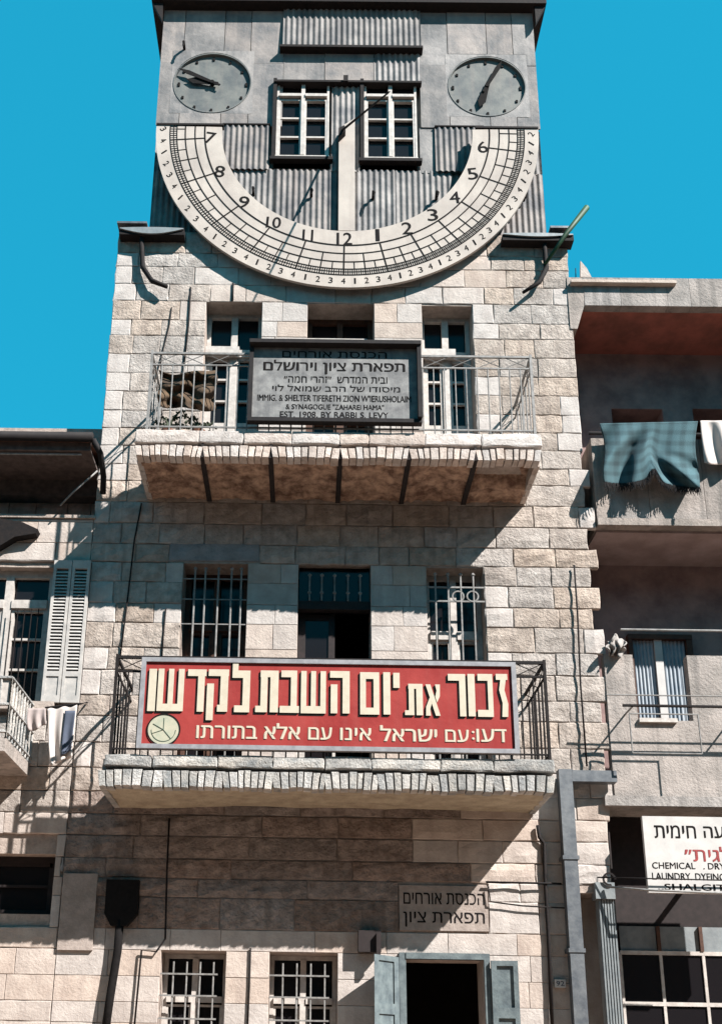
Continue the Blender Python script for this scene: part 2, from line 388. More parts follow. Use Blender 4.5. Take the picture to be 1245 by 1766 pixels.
def style(x, z):
    if z > 10.6: return (.007, 'dressed_stone', .38, .62) if abs(x) < 1.75 else (.011, 'rock_stone', .32, .6)
    if z > 8.05: return (.005, 'dressed_stone', .3, .7) if -2.05 < x < 1.6 else (.009, 'rock_stone', .3, .55)
    if z > 4.2: return (.004, 'dressed_stone', .35, .75) if -1.95 < x < 1.72 and z < 7.0 else (.017, 'rock_stone', .34, .66)
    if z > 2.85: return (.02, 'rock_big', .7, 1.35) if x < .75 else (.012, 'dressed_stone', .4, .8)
    return (.004, 'dressed_stone', .5, .95)
# special blocks: smooth grey lintels and the plaque field
LINT = RX(292, 448, 937, 968); GL = RX(105, 245, 1480, 1505); PL = RX(688, 842, 1528, 1607)
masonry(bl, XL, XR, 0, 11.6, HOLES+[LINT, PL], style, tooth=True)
s = M(); stone_mesh(s, *LINT, 0, .012); s.build('stone', 'grey_stone', bl, label='smooth blue grey lintel slab over the left barred window')

# ---- windows of the facade
def casement(parent, h, Y, frame='white_wood', rows=2, transom=None, mull=.07, fr=.06, label=None, panel=0., leaf=.035, tb=.05):
    """window > frame, pane, bar. h: opening, Y: plane of the frame front"""
    x0, x1, z0, z1 = h; e = .003
    x0 += e; x1 -= e; z0 += e; z1 -= e
    wi = M().box(x0, x1, Y+.06, Y+.075, z0, z1)
    root = M()
    root.box(x0, x0+fr, Y, Y+.058, z0, z1); root.box(x1-fr, x1, Y, Y+.058, z0, z1); root.box(x0+fr, x1-fr, Y, Y+.058, z1-fr, z1); root.box(x0+fr, x1-fr, Y, Y+.058, z0, z0+fr)
    xm = (x0+x1)/2
    zt = transom if transom else z1-fr
    root.box(xm-mull/2, xm+mull/2, Y-.015, Y+.055, z0+fr, z1-fr)
    if transom: root.box(x0+fr, xm-mull/2, Y-.03, Y+.05, zt-tb, zt+tb); root.box(xm+mull/2, x1-fr, Y-.03, Y+.05, zt-tb, zt+tb)
    zb = z0+fr+panel
    for a, b in ((x0+fr, xm-mull/2), (xm+mull/2, x1-fr)):
        root.box(a, a+leaf, Y+.005, Y+.05, z0+fr, zt-.05); root.box(b-leaf, b, Y+.005, Y+.05, z0+fr, zt-.05)
        if panel: root.box(a+leaf, b-leaf, Y+.01, Y+.045, z0+fr, zb)
        zz0, zz1 = zb, (zt-.05 if transom else z1-fr)
        root.box(a+leaf, b-leaf, Y+.005, Y+.05, zz1-leaf, zz1)
        for k in range(1, rows): root.box(a+leaf, b-leaf, Y+.01, Y+.045, zz0+(zz1-zz0)*k/rows-.013, zz0+(zz1-zz0)*k/rows+.013)
    o = root.build('window', frame, parent, label=label)
    # panes
    zz = [zb+(((zt-.05) if transom else z1-fr)-zb)*k/rows for k in range(rows+1)]
    for a, b in ((x0+fr, xm-mull/2), (xm+mull/2, x1-fr)):
        for c, d in zip(zz, zz[1:]): M().box(a+.01, b-.01, Y+.056, Y+.062, c+.004, d-.004).build('pane', 'glass', o)
        if transom: M().box(a+.01, b-.01, Y+.056, Y+.062, zt+.05, z1-fr+.01).build('pane', 'glass', o)
    return o
for h, lb in ((W1, 'tall white balcony door left of the framed signboard'), (W3, 'tall white balcony door right of the framed signboard')):
    casement(bl, h, .24, fr=.05, leaf=.034, mull=.08, rows=3, transom=9.95, panel=.86, label=lb)
    M().box(h[0]+.004, h[0]+.42, .13, .20, 9.88, 9.99).build('blind_roll', 'white_wood', bl)
m = M(); m.box(W2[0]+.004, W2[0]+.74, .10, .19, 10.02, 10.10); m.build('blind_roll', 'white_wood', bl)
casement(bl, W2, .3, frame='brown_wood', rows=2, transom=9.95)
def bars(parent, xs, z0, z1, Y, m='iron_pale', r=.011, knob=True):
    for x in xs:
        b = M().tube([(x, Y, z0), (x, Y, z1)], r, 6)
        if knob:
            for zk in (z1, z0+.62*(z1-z0)*.5):
                b.tube([(x, Y, zk-.02), (x, Y, zk-.008), (x, Y, zk+.008), (x, Y, zk+.022)], [.008, .022, .022, .006], 6)
        b.build('bar', m, parent)
wA = casement(bl, W4, .3, frame='brown_wood', rows=3, transom=6.3, label='barred window half in shade')
bars(wA, [P(x, 1085, -.02).x for x in (332, 350, 373, 396, 413)], 4.45, 6.88, -.02)
for z in (5.1, 5.75, 6.2, 6.5, 6.75): M().box(W4[0]+.004, W4[1]-.004, -.024, -.014, z, z+.012).build('bar', 'iron_pale', wA)
# centre opening: transom with bars, a brown door leaf on the left, the right half open
d5 = M(); x0, x1, z0, z1 = W5; zt = P(577, 1042, 0).z
d5.box(x0+.004, x1-.004, .03, .14, zt-.05, zt+.05); xm = P(578, 1090).x
d5.box(x0+.004, x0+.09, .16, .2, z0, zt-.05); d5.box(xm-.07, xm, .16, .2, z0, zt-.05)
for z in (4.45, 5.1, 5.55, zt-.13): d5.box(x0+.09, xm-.07, .165, .195, z, z+.07)
o5 = d5.build('door', 'dark_wood', bl, label='dark balcony door with its right half standing open')
M().box(x0+.09, xm-.07, .176, .184, z0+.1, zt-.1).build('pane', 'glass', o5)
M().box(x0+.01, x1-.01, .10, .106, zt+.055, z1-.004).build('pane', 'glass', o5)
M().box(xm-.02, xm+.02, .12, .159, z0, 5.75).build('door_edge', 'white_wood', o5)
M().box(x0+.004, x0+.10, .02, .12, z0, 5.72).build('door_stop', 'white_wood', o5)
bars(o5, [P(x, 1010, .02).x for x in (534, 555, 577, 600, 621)], zt+.05, 6.84, .02, 'iron_pale', .009)
wC = casement(bl, W6, .22, fr=.05, leaf=.034, rows=3, transom=6.2, label='barred window with white casements on the right')
bars(wC, [P(x, 1060, -.02).x for x in (752, 774, 796, 818)], 4.45, 6.85, -.02)
for z in (P(790, 1016).z, P(790, 1040).z, 5.2): M().box(W6[0]+.004, W6[1]-.004, -.027, -.013, z, z+.018).build('bar', 'iron_pale', wC)
for x in (790, 815):
    c = P(x, 1029, -.02); M().arcband(c.x, c.z, .055, .07, 0, 6.2832, -.03, -.014, 16).build('ring_ornament', 'iron_pale', wC)
for h, lb in ((W7, 'ground floor window left of the crack, with square iron grille'), (W8, 'ground floor window beside the door, with square iron grille')):
    o = casement(bl, h, .28, fr=.04, leaf=.022, tb=.03, mull=.06, rows=2, transom=2.2, label=lb)
    n = 4; x0, x1 = h[0], h[1]
    bars(o, [x0+(x1-x0)*(.2+.205*k) for k in range(4)], 1.34, 2.55, .02, knob=False, r=.009)
    for z in (2.43, 2.22, 2.0, 1.78, 1.56, 1.36):
        M().box(x0+.004, x0+(x1-x0)*.88, .005, .02, z-.008, z+.008).build('bar', 'iron_pale', o)
# door with its frame and two open leaves
x0, x1, z0, z1 = DR
dr = M(); dr.box(x0-.07, x0-.003, -.04, .06, z0, z1+.06); dr.box(x1+.003, x1+.06, -.04, .06, z0, z1+.06); dr.box(x0-.003, x1+.003, -.05, .06, z1-.0, z1+.06)
dro = dr.build('door', 'teal_shutter', bl, label='dark open street door with grey green panelled leaves folded back')
def leaf(xa, xb, za, zb, Y, out, parent):      # panelled leaf: xa..xb wide, standing out at its free edge by `out`
    b = M()
    def s(u0, u1, v0, v1, d0, d1):
        pts = []
        for u in (u0, u1):
            for d in (d0, d1):
                for v in (v0, v1): pts.append((xa+(xb-xa)*u, Y-out*u-d, za+(zb-za)*v))
        i = len(b.v); b.v += pts; b.f += [tuple(i+k for k in q) for q in ((0, 1, 3, 2), (4, 6, 7, 5), (0, 4, 5, 1), (2, 3, 7, 6), (0, 2, 6, 4), (1, 5, 7, 3))]
    s(0, 1, 0, 1, 0, .012)
    s(0, .2, 0, 1, .0125, .035); s(.82, 1, 0, 1, .0125, .035)
    n = 5
    for k in range(n+1):
        v = k/n; s(.2, .82, max(0, v-.02), min(1, v+.02), .0125, .035)
    return b.build('door_leaf', 'teal_shutter', parent)
_a = P(697, 1700, -.03).x; _b = P(645, 1700, -.28).x
leaf(x0-.075, _b, .1, 2.62, -.02, .30, dro)
leaf(x1+.065, P(893, 1700, -.05).x, .1, 2.6, -.045, .02, dro)

# ---- balconies
def balcony(x0, x1, yF, zb, zj, zt, groups, stone, soff, seams, label, beams, hole=None):
    b = M().box(x0+.01, x1-.01, yF+.12, -.002, zb+.16, zt-.02).build('balcony', 'mortar', bl, label=label)
    for a, c in zip(seams, seams[1:]):
        s = M(); stone_mesh(s, a, c, zj+.012, zt+random.uniform(-.006, .006), yF, .01, back=.16, g=.004)
        s.box(a+.004, c-.004, yF+.16, -.01, zt-.06, zt-.005)
        s.build('coping_stone', stone, b)
    for a, c, n in groups:                 # little jack arch: small stones fanning out from the middle
        wds = [random.uniform(.75, 1.25) for _ in range(n)]; t = sum(wds); x = a
        for k, wv in enumerate(wds):
            u0 = (x-a)/(c-a); wv = wv*(c-a)/t; x2 = x+wv; u1 = (x2-a)/(c-a)
            f = lambda u: (u-.5)*.055 if k < n else 0
            dip = .012*(1-abs(u0+u1-1))+random.uniform(-.008, .008)
            s = M(); g = .0045; Yf = yF+.015-random.uniform(0, .012)
            zt_ = zj-.012+random.uniform(-.012, .004)*1.0-.02*abs(u0+u1-1)**3
            lo, hi = zb+dip-.01, zt_
            p = [(x+g, lo), (x2-g, lo+random.uniform(-.005, .005)), (x2-g+f(u1), hi), (x+g+f(u0), hi)]
            cxm = sum(q[0] for q in p)/4; czm = sum(q[1] for q in p)/4
            inn = [(cxm+(q[0]-cxm)*.84, czm+(q[1]-czm)*.92) for q in p]
            i = 0; s.v += [(q[0], Yf+.008, q[1]) for q in p]+[(q[0], Yf-.006-random.uniform(0, .008), q[1]) for q in inn]+[(q[0], Yf+.13, q[1]) for q in p]
            s.f.append((4, 5, 6, 7))
            for q in range(4): r = (q+1) % 4; s.f.append((q, r, 4+r, 4+q)); s.f.append((q, 8+q, 8+r, r))
            s.f.append((11, 10, 9, 8))
            s.build('edge_stone', stone, b); x = x2
    # side edges of rubble
    for sx in (x0, x1):
        y = yF+.14
        while y < -.03:
            y2 = min(-.01, y+random.uniform(.12, .2)); a_, b_ = (sx-.01, sx+.05) if sx == x0 else (sx-.05, sx+.01)
            M().box(a_, b_, y+.004, y2-.004, zb+.01, zj-.01).build('side_stone', stone, b); y = y2
        a_, b_ = (sx-.005, sx+.04) if sx == x0 else (sx-.04, sx+.005)
        M().box(a_, b_, yF+.165, -.003, zj+.005, zt-.07).build('side_stone', stone, b)
    # soffit: shallow vaults between the beams
    xs = [x0+.02]+list(beams)+[x1-.02]
    for k, (a, c) in enumerate(zip(xs, xs[1:])):
        s = M(); n, ny = 14, 8; i0 = 0; cut = hole and k == len(xs)-2
        for q in range(n+1):
            u = q/n
            for r in range(ny+1):
                y = yF+.13+(-.004-yF-.13)*r/ny
                z = zb+.015+.03*math.sin(math.pi*u)+random.uniform(-.015, .015)
                if cut and r <= 4: z += .13
                s.v.append((a+.015+(c-a-.03)*u, y, z))
        for q in range(n):
            for r in range(ny): s.f.append((q*(ny+1)+r, (q+1)*(ny+1)+r, (q+1)*(ny+1)+r+1, q*(ny+1)+r+1))
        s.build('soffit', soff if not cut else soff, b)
    for x in beams:
        s = M().box(x-.028, x+.028, yF+.01, -.003, zb-.004, zb+.012); s.box(x-.012, x+.012, yF+.012, -.003, zb+.012, zj+.01)
        s.build('steel_beam', 'rust_beam', b)
    return b
yU, yD = -.955, -.98
gx = [P(p, 772, yU).x for p in (235, 349, 467, 587, 705, 820, 933)]
gr = [(a+.018, c-.018, 9) for a, c in zip(gx, gx[1:])]
gr[0] = (gx[0]-.0, gx[1]-.018, 10)
sm = [P(p, 748, yU).x for p in (233, 343, 420, 503, 585, 636, 733, 830, 934)]
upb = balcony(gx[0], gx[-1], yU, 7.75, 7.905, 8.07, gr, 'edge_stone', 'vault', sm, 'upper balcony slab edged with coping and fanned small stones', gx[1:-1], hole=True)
gx2 = [P(p, 1340, yD).x for p in (170, 282, 385, 470, 560, 652, 745, 850, 955)]
gr2 = [(a+.006, c-.006, 7) for a, c in zip(gx2, gx2[1:])]
sm2 = [P(p, 1310, yD).x for p in (180, 262, 375, 470, 560, 640, 760, 850, 956)]
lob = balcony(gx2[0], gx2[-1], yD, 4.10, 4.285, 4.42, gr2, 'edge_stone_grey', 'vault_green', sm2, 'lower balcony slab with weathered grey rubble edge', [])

# ---- railings (parts of the building, each bar a sub-part)
def railing(x0, x1, yF, zf, zt, step_px, py, mt, label, lattice=.15, th=1.):
    top = M(); w1 = .012*th; w2 = .008*th
    top.box(x0, x1, yF-.012, yF+.012, zt-w1, zt+w1); top.box(x0, x1, yF-.008, yF+.008, zt-lattice-w2, zt-lattice+w2)
    top.box(x0, x1, yF-.008, yF+.008, zf+.06, zf+.076)
    for x in (x0, x1):
        top.box(x-.012, x+.012, yF+.012, -.0, zt-w1, zt+w1); top.box(x-.008, x+.008, yF+.008, -.0, zt-lattice-w2, zt-lattice+w2); top.box(x-.008, x+.008, yF+.008, 0, zf+.06, zf+.076)
        top.box(x-.014, x+.014, yF-.014, yF+.014, zf, zt+.03)
    o = top.build('railing', mt, bl, label=label)
    n = round((x1-x0)/step_px)
    for k in range(1, n):
        x = x0+(x1-x0)*k/n; M().tube([(x, yF, zf), (x, yF, zt-lattice)], .0075, 6).build('baluster', mt, o)
    nc = max(2, round((x1-x0)/.31)); s = M()
    def cross(a, c, y0, y1):
        for (p, q) in ((zt-lattice, zt), (zt, zt-lattice)):
            s.tube([(a[0], a[1], p), (c[0], c[1], q)], .005, 5)
    for k in range(nc): cross((x0+(x1-x0)*k/nc, yF), (x0+(x1-x0)*(k+1)/nc, yF), 0, 0)
    ns = 6
    for x in (x0, x1):
        for k in range(3): cross((x, yF*(1-k/3)), (x, yF*(1-(k+1)/3)), 0, 0)
        for k in range(1, ns): y = yF*(1-k/ns); M().tube([(x, y, zf), (x, y, zt-lattice)], .008*th, 6).build('baluster', mt, o)
    s.build('lattice', mt, o)
    return o
railing(-2.20, 1.985, yU+.03, 8.06, 9.07, .118, 607, 'iron_pale', 'pale iron railing of the upper balcony with crossed band')
railing(P(197, 1210, yD+.04).x, P(942, 1210, yD+.04).x, yD+.04, 4.415, P(560, 1136, yD).z, .12, 1210, 'iron', 'dark iron railing of the lower balcony, mostly behind the red board', th=1.3)

# ---- tower
tx0, tx1 = -2.55, 2.55; TZ = 15.48
t9 = RX(473, 569, 150, 288, YT); t10 = RX(623, 719, 151, 291, YT)
m = M(); holed(m, tx0+.02, tx1-.02, 11.6, TZ, YT+.02, YT+.2, [t9, t10])
m.box(tx0+.02, tx0+.1, YT+.2, 5, 11.6, TZ); m.box(tx1-.1, tx1-.02, YT+.2, 5, 11.6, TZ); m.box(tx0+.02, tx1-.02, 5, 5.1, 11.6, TZ)
m.build('tower_wall', 'dressed_stone', bl)
M().box(tx0+.1, tx1-.1, 2.2, 2.25, 11.6, TZ).build('floor_slab', 'dark_room', bl)
rf = M(); rf.box(tx0-.16, tx1+.16, -.10, 5.3, TZ, TZ+.10); rf.prism([(tx0-.16, TZ+.10), (tx1+.16, TZ+.10), (0, TZ+1.2)], -.10, 5.3)
rf.build('roof', 'iron', bl)
for sx in (-1, 1): M().prism([(sx*(2.55+.005), TZ-.32), (sx*(2.55+.15), TZ-.005), (sx*(2.55+.005), TZ-.005)], -.06, .0).build('roof_bracket', 'iron', bl)
def sheet(px, Y, m='sheet', name='sheet_panel', tilt=0.):
    x0, x1, z0, z1 = px if isinstance(px, tuple) and len(px) == 4 and abs(px[0]) < 20 else RX(*px, Y)
    s = M(); holed(s, x0+.004, x1-.004, z0, z1, Y, Y+.02, CLK)
    # folded seams
    if not any(c_[0] < x0+.01 < c_[1] and c_[2] < z1 and c_[3] > z0 for c_ in CLK): s.box(x0, x0+.012, Y-.004, Y, z0, z1)
    return s.build(name, m, bl)
def corr(x0, x1, z0, z1, Y, pitch=.0765, amp=.0095, tilt=.0, ragged=0., ph=0.):
    s = M(); n = max(4, int((x1-x0)/pitch*8)); rows = 3
    for k in range(n+1):
        x = x0+(x1-x0)*k/n; rg = random.uniform(-ragged, ragged)
        for r in range(rows+1):
            t = r/rows; z = z0+(z1-z0)*t+(rg if r == 0 else 0)
            s.v.append((x, Y+amp*math.sin(2*math.pi*(x-x0)/pitch+ph)-tilt*(1-t), z))
    for k in range(n):
        for r in range(rows): a = k*(rows+1)+r; b = a+rows+1; s.f.append((a, b, b+1, a+1))
    return s.build('corrugated_sheet', 'corrugated', bl, smooth=True)
zc = P(600, 219, .06).z                    # bottom of the flat sheet area
xa, xb = P(491, 60, .06).x, P(722, 60, .06).x
CLK = []
for c_ in ((366, 140), (840, 146)):
    p_ = P(c_[0], c_[1], .05); r_ = (P(c_[0]+67, c_[1], .05).x-P(c_[0]-67, c_[1], .05).x)/2; h_ = r_+.03; CLK.append((p_.x-h_, p_.x+h_, p_.z-h_, p_.z+h_))
    s = M(); n = 64                      # sheet with a round opening for the clock
    for k in range(n):
        a = 2*math.pi*k/n; u, v = math.cos(a), math.sin(a); q = h_/max(abs(u), abs(v))
        for y_ in (.05, .07): s.v += [(p_.x+u*r_, y_, p_.z+v*r_), (p_.x+u*q, y_, p_.z+v*q)]
    for k in range(n):
        a, b = 4*k, 4*((k+1) % n); s.f += [(a, a+1, b+1, b), (a, b, b+2, a+2)]
    s.build('sheet_panel', 'sheet', bl)
xs_l = [tx0, P(316, 100, .06).x, P(386, 100, .06).x, P(432, 100, .06).x, xa]
zs = [zc, P(600, 130, .06).z+.2, TZ]
for k, (a, b) in enumerate(zip(xs_l, xs_l[1:])):
    for c, d in zip(zs, zs[1:]): sheet((a, b-.001, c+.001, d-.001), .05+random.uniform(-.004, .004), m='sheet')
xs_r = [xb, P(772, 100, .06).x, P(840, 100, .06).x, P(885, 100, .06).x, tx1]
for a, b in zip(xs_r, xs_r[1:]):
    for c, d in zip(zs, zs[1:]): sheet((a, b-.001, c+.001, d-.001), .05+random.uniform(-.004, .004))
zA = P(600, 82, 0).z; corr(xa-.02, xb+.02, zA, TZ-.002, .02, tilt=.03)
M().box(xa-.06, xb+.04, -.06, .10, zA-.05, zA-.012).build('eave_shadow_strip', 'iron', bl)  # near-black strip stands in for the shadow under the top sheet
zB0, zB1 = P(600, 147, .06).z, zA-.05
xm = P(645, 120, .06).x
sheet((xa+.0, xa+.56, zB0, zB1), .052); sheet((xa+.56, xm, zB0, zB1), .047)
corr(xm, xb, zB0, zB1, .04)
# window head strip
xw0, xw1 = P(474, 150, .0).x, P(727, 150, .0).x
m = M(); m.box(xw0, xw1, -.03, .08, zB0-.035, zB0-.003); m.box(P(592, 150).x, P(600, 150).x, -.06, -.03, zB0-.05, zB0+.05); m.build('window_head', 'iron', bl)
for h, lb in ((t9, 'left tower window with white frame and small panes'), (t10, 'right tower window with white frame, nearest the right clock')):
    x0, x1, z0, z1 = h; z1 -= .04
    o = casement(bl, (x0+.03, x1-.01, z0+.05, z1), .035, rows=3, transom=z1-.25, mull=.05, fr=.03, leaf=.022, tb=.022, label=lb)
    M().box(x0-.04, x1+.04, -.015, .07, z0-.025, z0+.02).build('sill', 'iron', o)
    M().box(x0-.02, x0+.027, -.01, .1, z0+.02, z1+.02).build('side_strip', 'iron', o)
    M().box(x0+.03, x1-.01, 0, .1, z0+.021, z0+.05).build('sill', 'white_wood', o)
# corrugated sheets
xw0, xw1 = t9[0]-.03, t9[1]+.02; xv0, xv1 = t10[0]-.03, t10[1]+.02
zl = P(600, 296, .06).z
corr(xw1, xv0, zl, zB0-.04, .045)
corr(P(383, 250, .06).x, xw0-.02, zl+.0, zc-.005, .035, tilt=.01, ragged=.004)
M().box(P(383, 250, .06).x, xw0-.02, .02, .05, zc-.004, zc+.014).build('flashing', 'iron', bl)
corr(xv1+.20, P(835, 250, .06).x, zl+.0, zc-.005, .035, tilt=.01)
M().box(xv1+.20, P(835, 250, .06).x, .02, .05, zc-.004, zc+.014).build('flashing', 'iron', bl)
sheet((xv1+.0, xv1+.20, zl, zc-.002), .06)
cuts = [tx0+.01, -1.75, -.95, -.12, .62, 1.35, tx1-.01]
for k, (a, b) in enumerate(zip(cuts, cuts[1:])):
    corr(a, b-.0, 11.62, zl+.03, (.1 if k in (0, 5) else .06)-.006*(k % 2), ph=k)
corr(tx0+.01, P(384, 250, .06).x, zl+.03, zc, .1); corr(P(836, 250, .06).x, tx1-.01, zl+.03, zc, .1)
# little iron hooks
for px, py in ((437, 335), (537, 338), (643, 342), (752, 342), (905, 318), (903, 345), (318, 84)):
    a = P(px, py, .05)
    M().tube([(a.x, .06, a.z), (a.x, -.05, a.z+.02), (a.x+.01, -.085, a.z-.03), (a.x, -.07, a.z-.08)], [.02, .02, .017, .012], 6).build('hook', 'iron', bl)
# ledges either side of the tower with curved sheet covers
def cover(pxs, Y, zt_, lens):
    x0, x1 = P(pxs[0], 400, Y).x, P(pxs[1], 400, Y).x; n = 14
    top = [(x0+(x1-x0)*k/n, zt_+.012*math.sin(math.pi*k/n)) for k in range(n+1)]
    bot = [(x0+(x1-x0)*k/n, zt_-.012-lens*math.sin(math.pi*k/n)) for k in range(n, -1, -1)]
    M().prism(top+bot, Y, Y+.02).build('ledge_cover', 'zinc_light', bl)
    m = M().box(x0-.01, x1+.01, Y+.021, .02, zt_-.085, zt_+.0); m.build('ledge', 'iron', bl)
cover((206, 316), -.16, P(260, 392, -.16).z, .075)
cover((868, 988), -.16, P(930, 402, -.16).z, .03)
M().box(XL, tx0+.02, -.14, 1.2, 11.61, 11.64).build('ledge', 'zinc', bl); M().box(tx1-.02, XR, -.14, 1.2, 11.61, 11.64).build('ledge', 'zinc', bl)

# ================================================================== the sundial
YR = -.13
cR = P(599, 495, YR); R0 = (P(931, 260, YR).x-P(267, 260, YR).x)/2
cx = (P(931, 222, YR).x+P(267, 215, YR).x)/2; cz = cR.z+R0
sd = thing('sundial', 'large white half ring sundial with black hour lines and numerals on the tower', 'sundial', (cx, YR, cz))
zcut = (P(325, 214, YR).z+P(880, 223, YR).z)/2
a_ = math.asin((zcut-cz)/R0)
s = M(); n = 120; Ri = R0*.655
ring = []
for k in range(n+1):
    a = math.pi-a_+(math.pi+2*a_)*k/n
    ring.append(a)
i0 = 0
for a in ring:
    for y in (YR, YR+.04):
        for r in (Ri, R0):
            x, z = cx+r*math.cos(a), cz+r*math.sin(a); z = min(z, zcut); s.v.append((x, y, z))
for k in range(n):
    a = k*4; b = a+4
    s.f += [(a, a+1, b+1, b), (a+2, b+2, b+3, a+3), (a+1, a+3, b+3, b+1), (a, b, b+2, a+2)]
s.f += [(0, 2, 3, 1), (4*n, 4*n+1, 4*n+3, 4*n+2)]
dial = s.build('dial_ring', 'dial_white', sd)
M().box(cx-R0+.0, P(386, 214, YR).x, YR-.012, YR+.07, zcut+.002, zcut+.03).build('end_strip', 'iron', sd)
M().box(P(820, 222, YR).x, cx+R0, YR-.012, YR+.07, zcut+.002, zcut+.03).build('end_strip', 'iron', sd)
mts = M()
for k in range(12):
    a = math.pi+.1+(math.pi-.2)*k/11; r = R0*.83; mts.box(cx+r*math.cos(a)-.015, cx+r*math.cos(a)+.015, YR+.046, .02 if cz+r*math.sin(a) > 11.62 else -.003, cz+r*math.sin(a)-.015, cz+r*math.sin(a)+.015)
mts.build('bracket', 'iron', sd)
def ang(px, py):
    p = P(px, py, YR); return math.atan2(p.z-cz, p.x-cx) % (2*math.pi)
hours = [(7, 363, 237), (8, 379, 295), (9, 421, 348), (10, 472, 383), (11, 531, 405), (12, 594, 411), (1, 651, 405), (2, 702, 393), (3, 746, 370), (4, 784, 340), (5, 815, 299), (6, 832, 253)]
HA = [ang(x, y) for _, x, y in hours]
HA = [a for a in HA]
rot = [HA[0]-(HA[1]-HA[0])] + HA + [HA[-1]+(HA[-1]-HA[-2])]      # 6 am .. 7 pm
yl = YR-.003
ln = M()
def radial(a, r0, r1, wd, m_=None):
    m_ = m_ or ln
    wd *= 1.35; d = Vector((math.cos(a), 0, math.sin(a))); t = Vector((-math.sin(a), 0, math.cos(a)))*wd/2; c = Vector((cx, yl, cz))
    if (c+d*r1).z > zcut-.01 or (c+d*r0).z > zcut-.01: return
    m_.quad(c+d*r0-t, c+d*r1-t, c+d*r1+t, c+d*r0+t)
def circ(fr, wd, y=None):
    wd *= 1.35
    r = R0*fr; amax = math.asin(min(1, (zcut-.01-cz)/r)); ln.arcband(cx, cz, r-wd/2, r+wd/2, math.pi-amax, 2*math.pi+amax, y or yl-.001, None, 100)
for fr, wd in ((.744, .014), (.795, .011), (.846, .011), (.89, .009), (.907, .007), (.926, .010)): circ(fr, wd)
for k in range(len(rot)-1):
    a, b = rot[k], rot[k+1]
    radial(b, R0*.744, R0*.926, .014)
    radial((a+b)/2, R0*.795, R0*.926, .011)
    for q in (.25, .75): radial(a+(b-a)*q, R0*.846, R0*.926, .009)
    for q in range(20): radial(a+(b-a)*q/20, R0*.89, R0*.926, .006 if q % 2 else .009)
ln.build('hour_lines', 'paint_black', sd)
for (h, x, y), a in zip(hours, HA):
    p = P(x, y, YR); hh = .135 if h < 10 or h == 12 else .125; ww = {1: .03, 10: .12, 11: .085, 12: .125}.get(h, .085)
    text(str(h), p.x-ww*.75, p.x+ww*.75, p.z-hh*.68, p.z+hh*.68, yl-.001, 'paint_black', 'hour_numeral', sd, bold=.02, rot=(a-1.5*math.pi)*.12)
for k in range(len(rot)-1):
    for q in (1, 2, 3, 4):
        a = rot[k]+(rot[k+1]-rot[k])*q/4; r = R0*.962; x, z = cx+r*math.cos(a), cz+r*math.sin(a)
        if z > zcut-.06: continue
        hh = .085; ww = .05 if q > 1 else .02
        text(str(q), x-ww/2, x+ww/2, z-hh/2, z+hh/2, yl, 'paint_black', 'quarter_numeral', sd, bold=.04, rot=(a-1.5*math.pi)*.6)
# post and gnomon
x0, x1 = P(584, 300, -.02).x, P(612, 300, -.02).x; zb_ = P(600, 398, -.02).z; zt_ = P(590, 232, -.02).z
m = M(); m.prism([(x0, zb_), (x1, zb_), (x1, zt_+.28), (x0+.06, zt_+.16), (x0, zt_)], -.03, .05)
m.build('post', 'dial_white', sd)
root = P(590, 224, -.10); tip = P(672, 157, -1.45)
gn = M(); gn.tube([(root.x, .03, root.z+.02), root, root+(tip-root)*.97, tip], [.03, .016, .010, .006], 8)
gn.build('gnomon', 'iron', sd)
gb = M(); gb.prism([(root.x-.05, root.z-.14), (root.x+.045, root.z-.02), (root.x+.03, root.z+.07), (root.x-.045, root.z+.02)], -.12, -.031); gb.build('gnomon_bracket', 'iron', sd)

# ================================================================== clocks
def clock(c, rx, mins, hr, label):
    p = P(c[0], c[1], .03); r = (P(c[0]+rx, c[1], .03).x-P(c[0]-rx, c[1], .03).x)/2
    t = thing('wall_clock', label, 'clock', (p.x, .03, p.z), group='clocks on the sheet metal tower')
    M().arcband(p.x, p.z, 0, r-.008, 0, 2*math.pi, .082, None, 64).build('clock_face', 'clock_face', t)
    M().arcband(p.x, p.z, r-.010, r+.004, 0, 2*math.pi, .042, .09, 64).build('rim', 'clock_face', t)
    mk = M()
    for k in range(12):
        a = math.pi/2-k*math.pi/6; rr = r*.87; x, z = p.x+rr*math.cos(a), p.z+rr*math.sin(a)
        q = M().box(x-.014, x+.016, .070, .081, z-(.02 if k % 3 else .03), z+(.02 if k % 3 else .03)); q.build('hour_mark', 'paint_black', t)
    def hand(tip, L2, wd, name, y):
        e = P(tip[0], tip[1], y); d = Vector((e.x-p.x, 0, e.z-p.z)); u = d.normalized(); v = Vector((-u.z, 0, u.x))
        c0 = Vector((p.x, y, p.z)); a = c0-u*L2; poly = [a-v*wd*.5, c0-v*wd*.55, c0+d*.72-v*wd, c0+d, c0+d*.72+v*wd, c0+v*wd*.55, a+v*wd*.5]
        M().prism([(q.x, q.z) for q in poly], y-.006, y).build(name, 'paint_black', t)
    hand(mins, .12, .034, 'minute_hand', .035); hand(hr, .08, .055, 'hour_hand', .05)
    M().tube([(p.x, .081, p.z), (p.x, .02, p.z)], .028, 10).build('hub', 'paint_black', t)
clock((366, 140), 67, (308, 117), (322, 136), 'round clock on the left of the tower, hands near ten to ten')
clock((840, 146), 67, (865, 105), (827, 184), 'round clock on the right of the tower, hour hand pointing straight down')

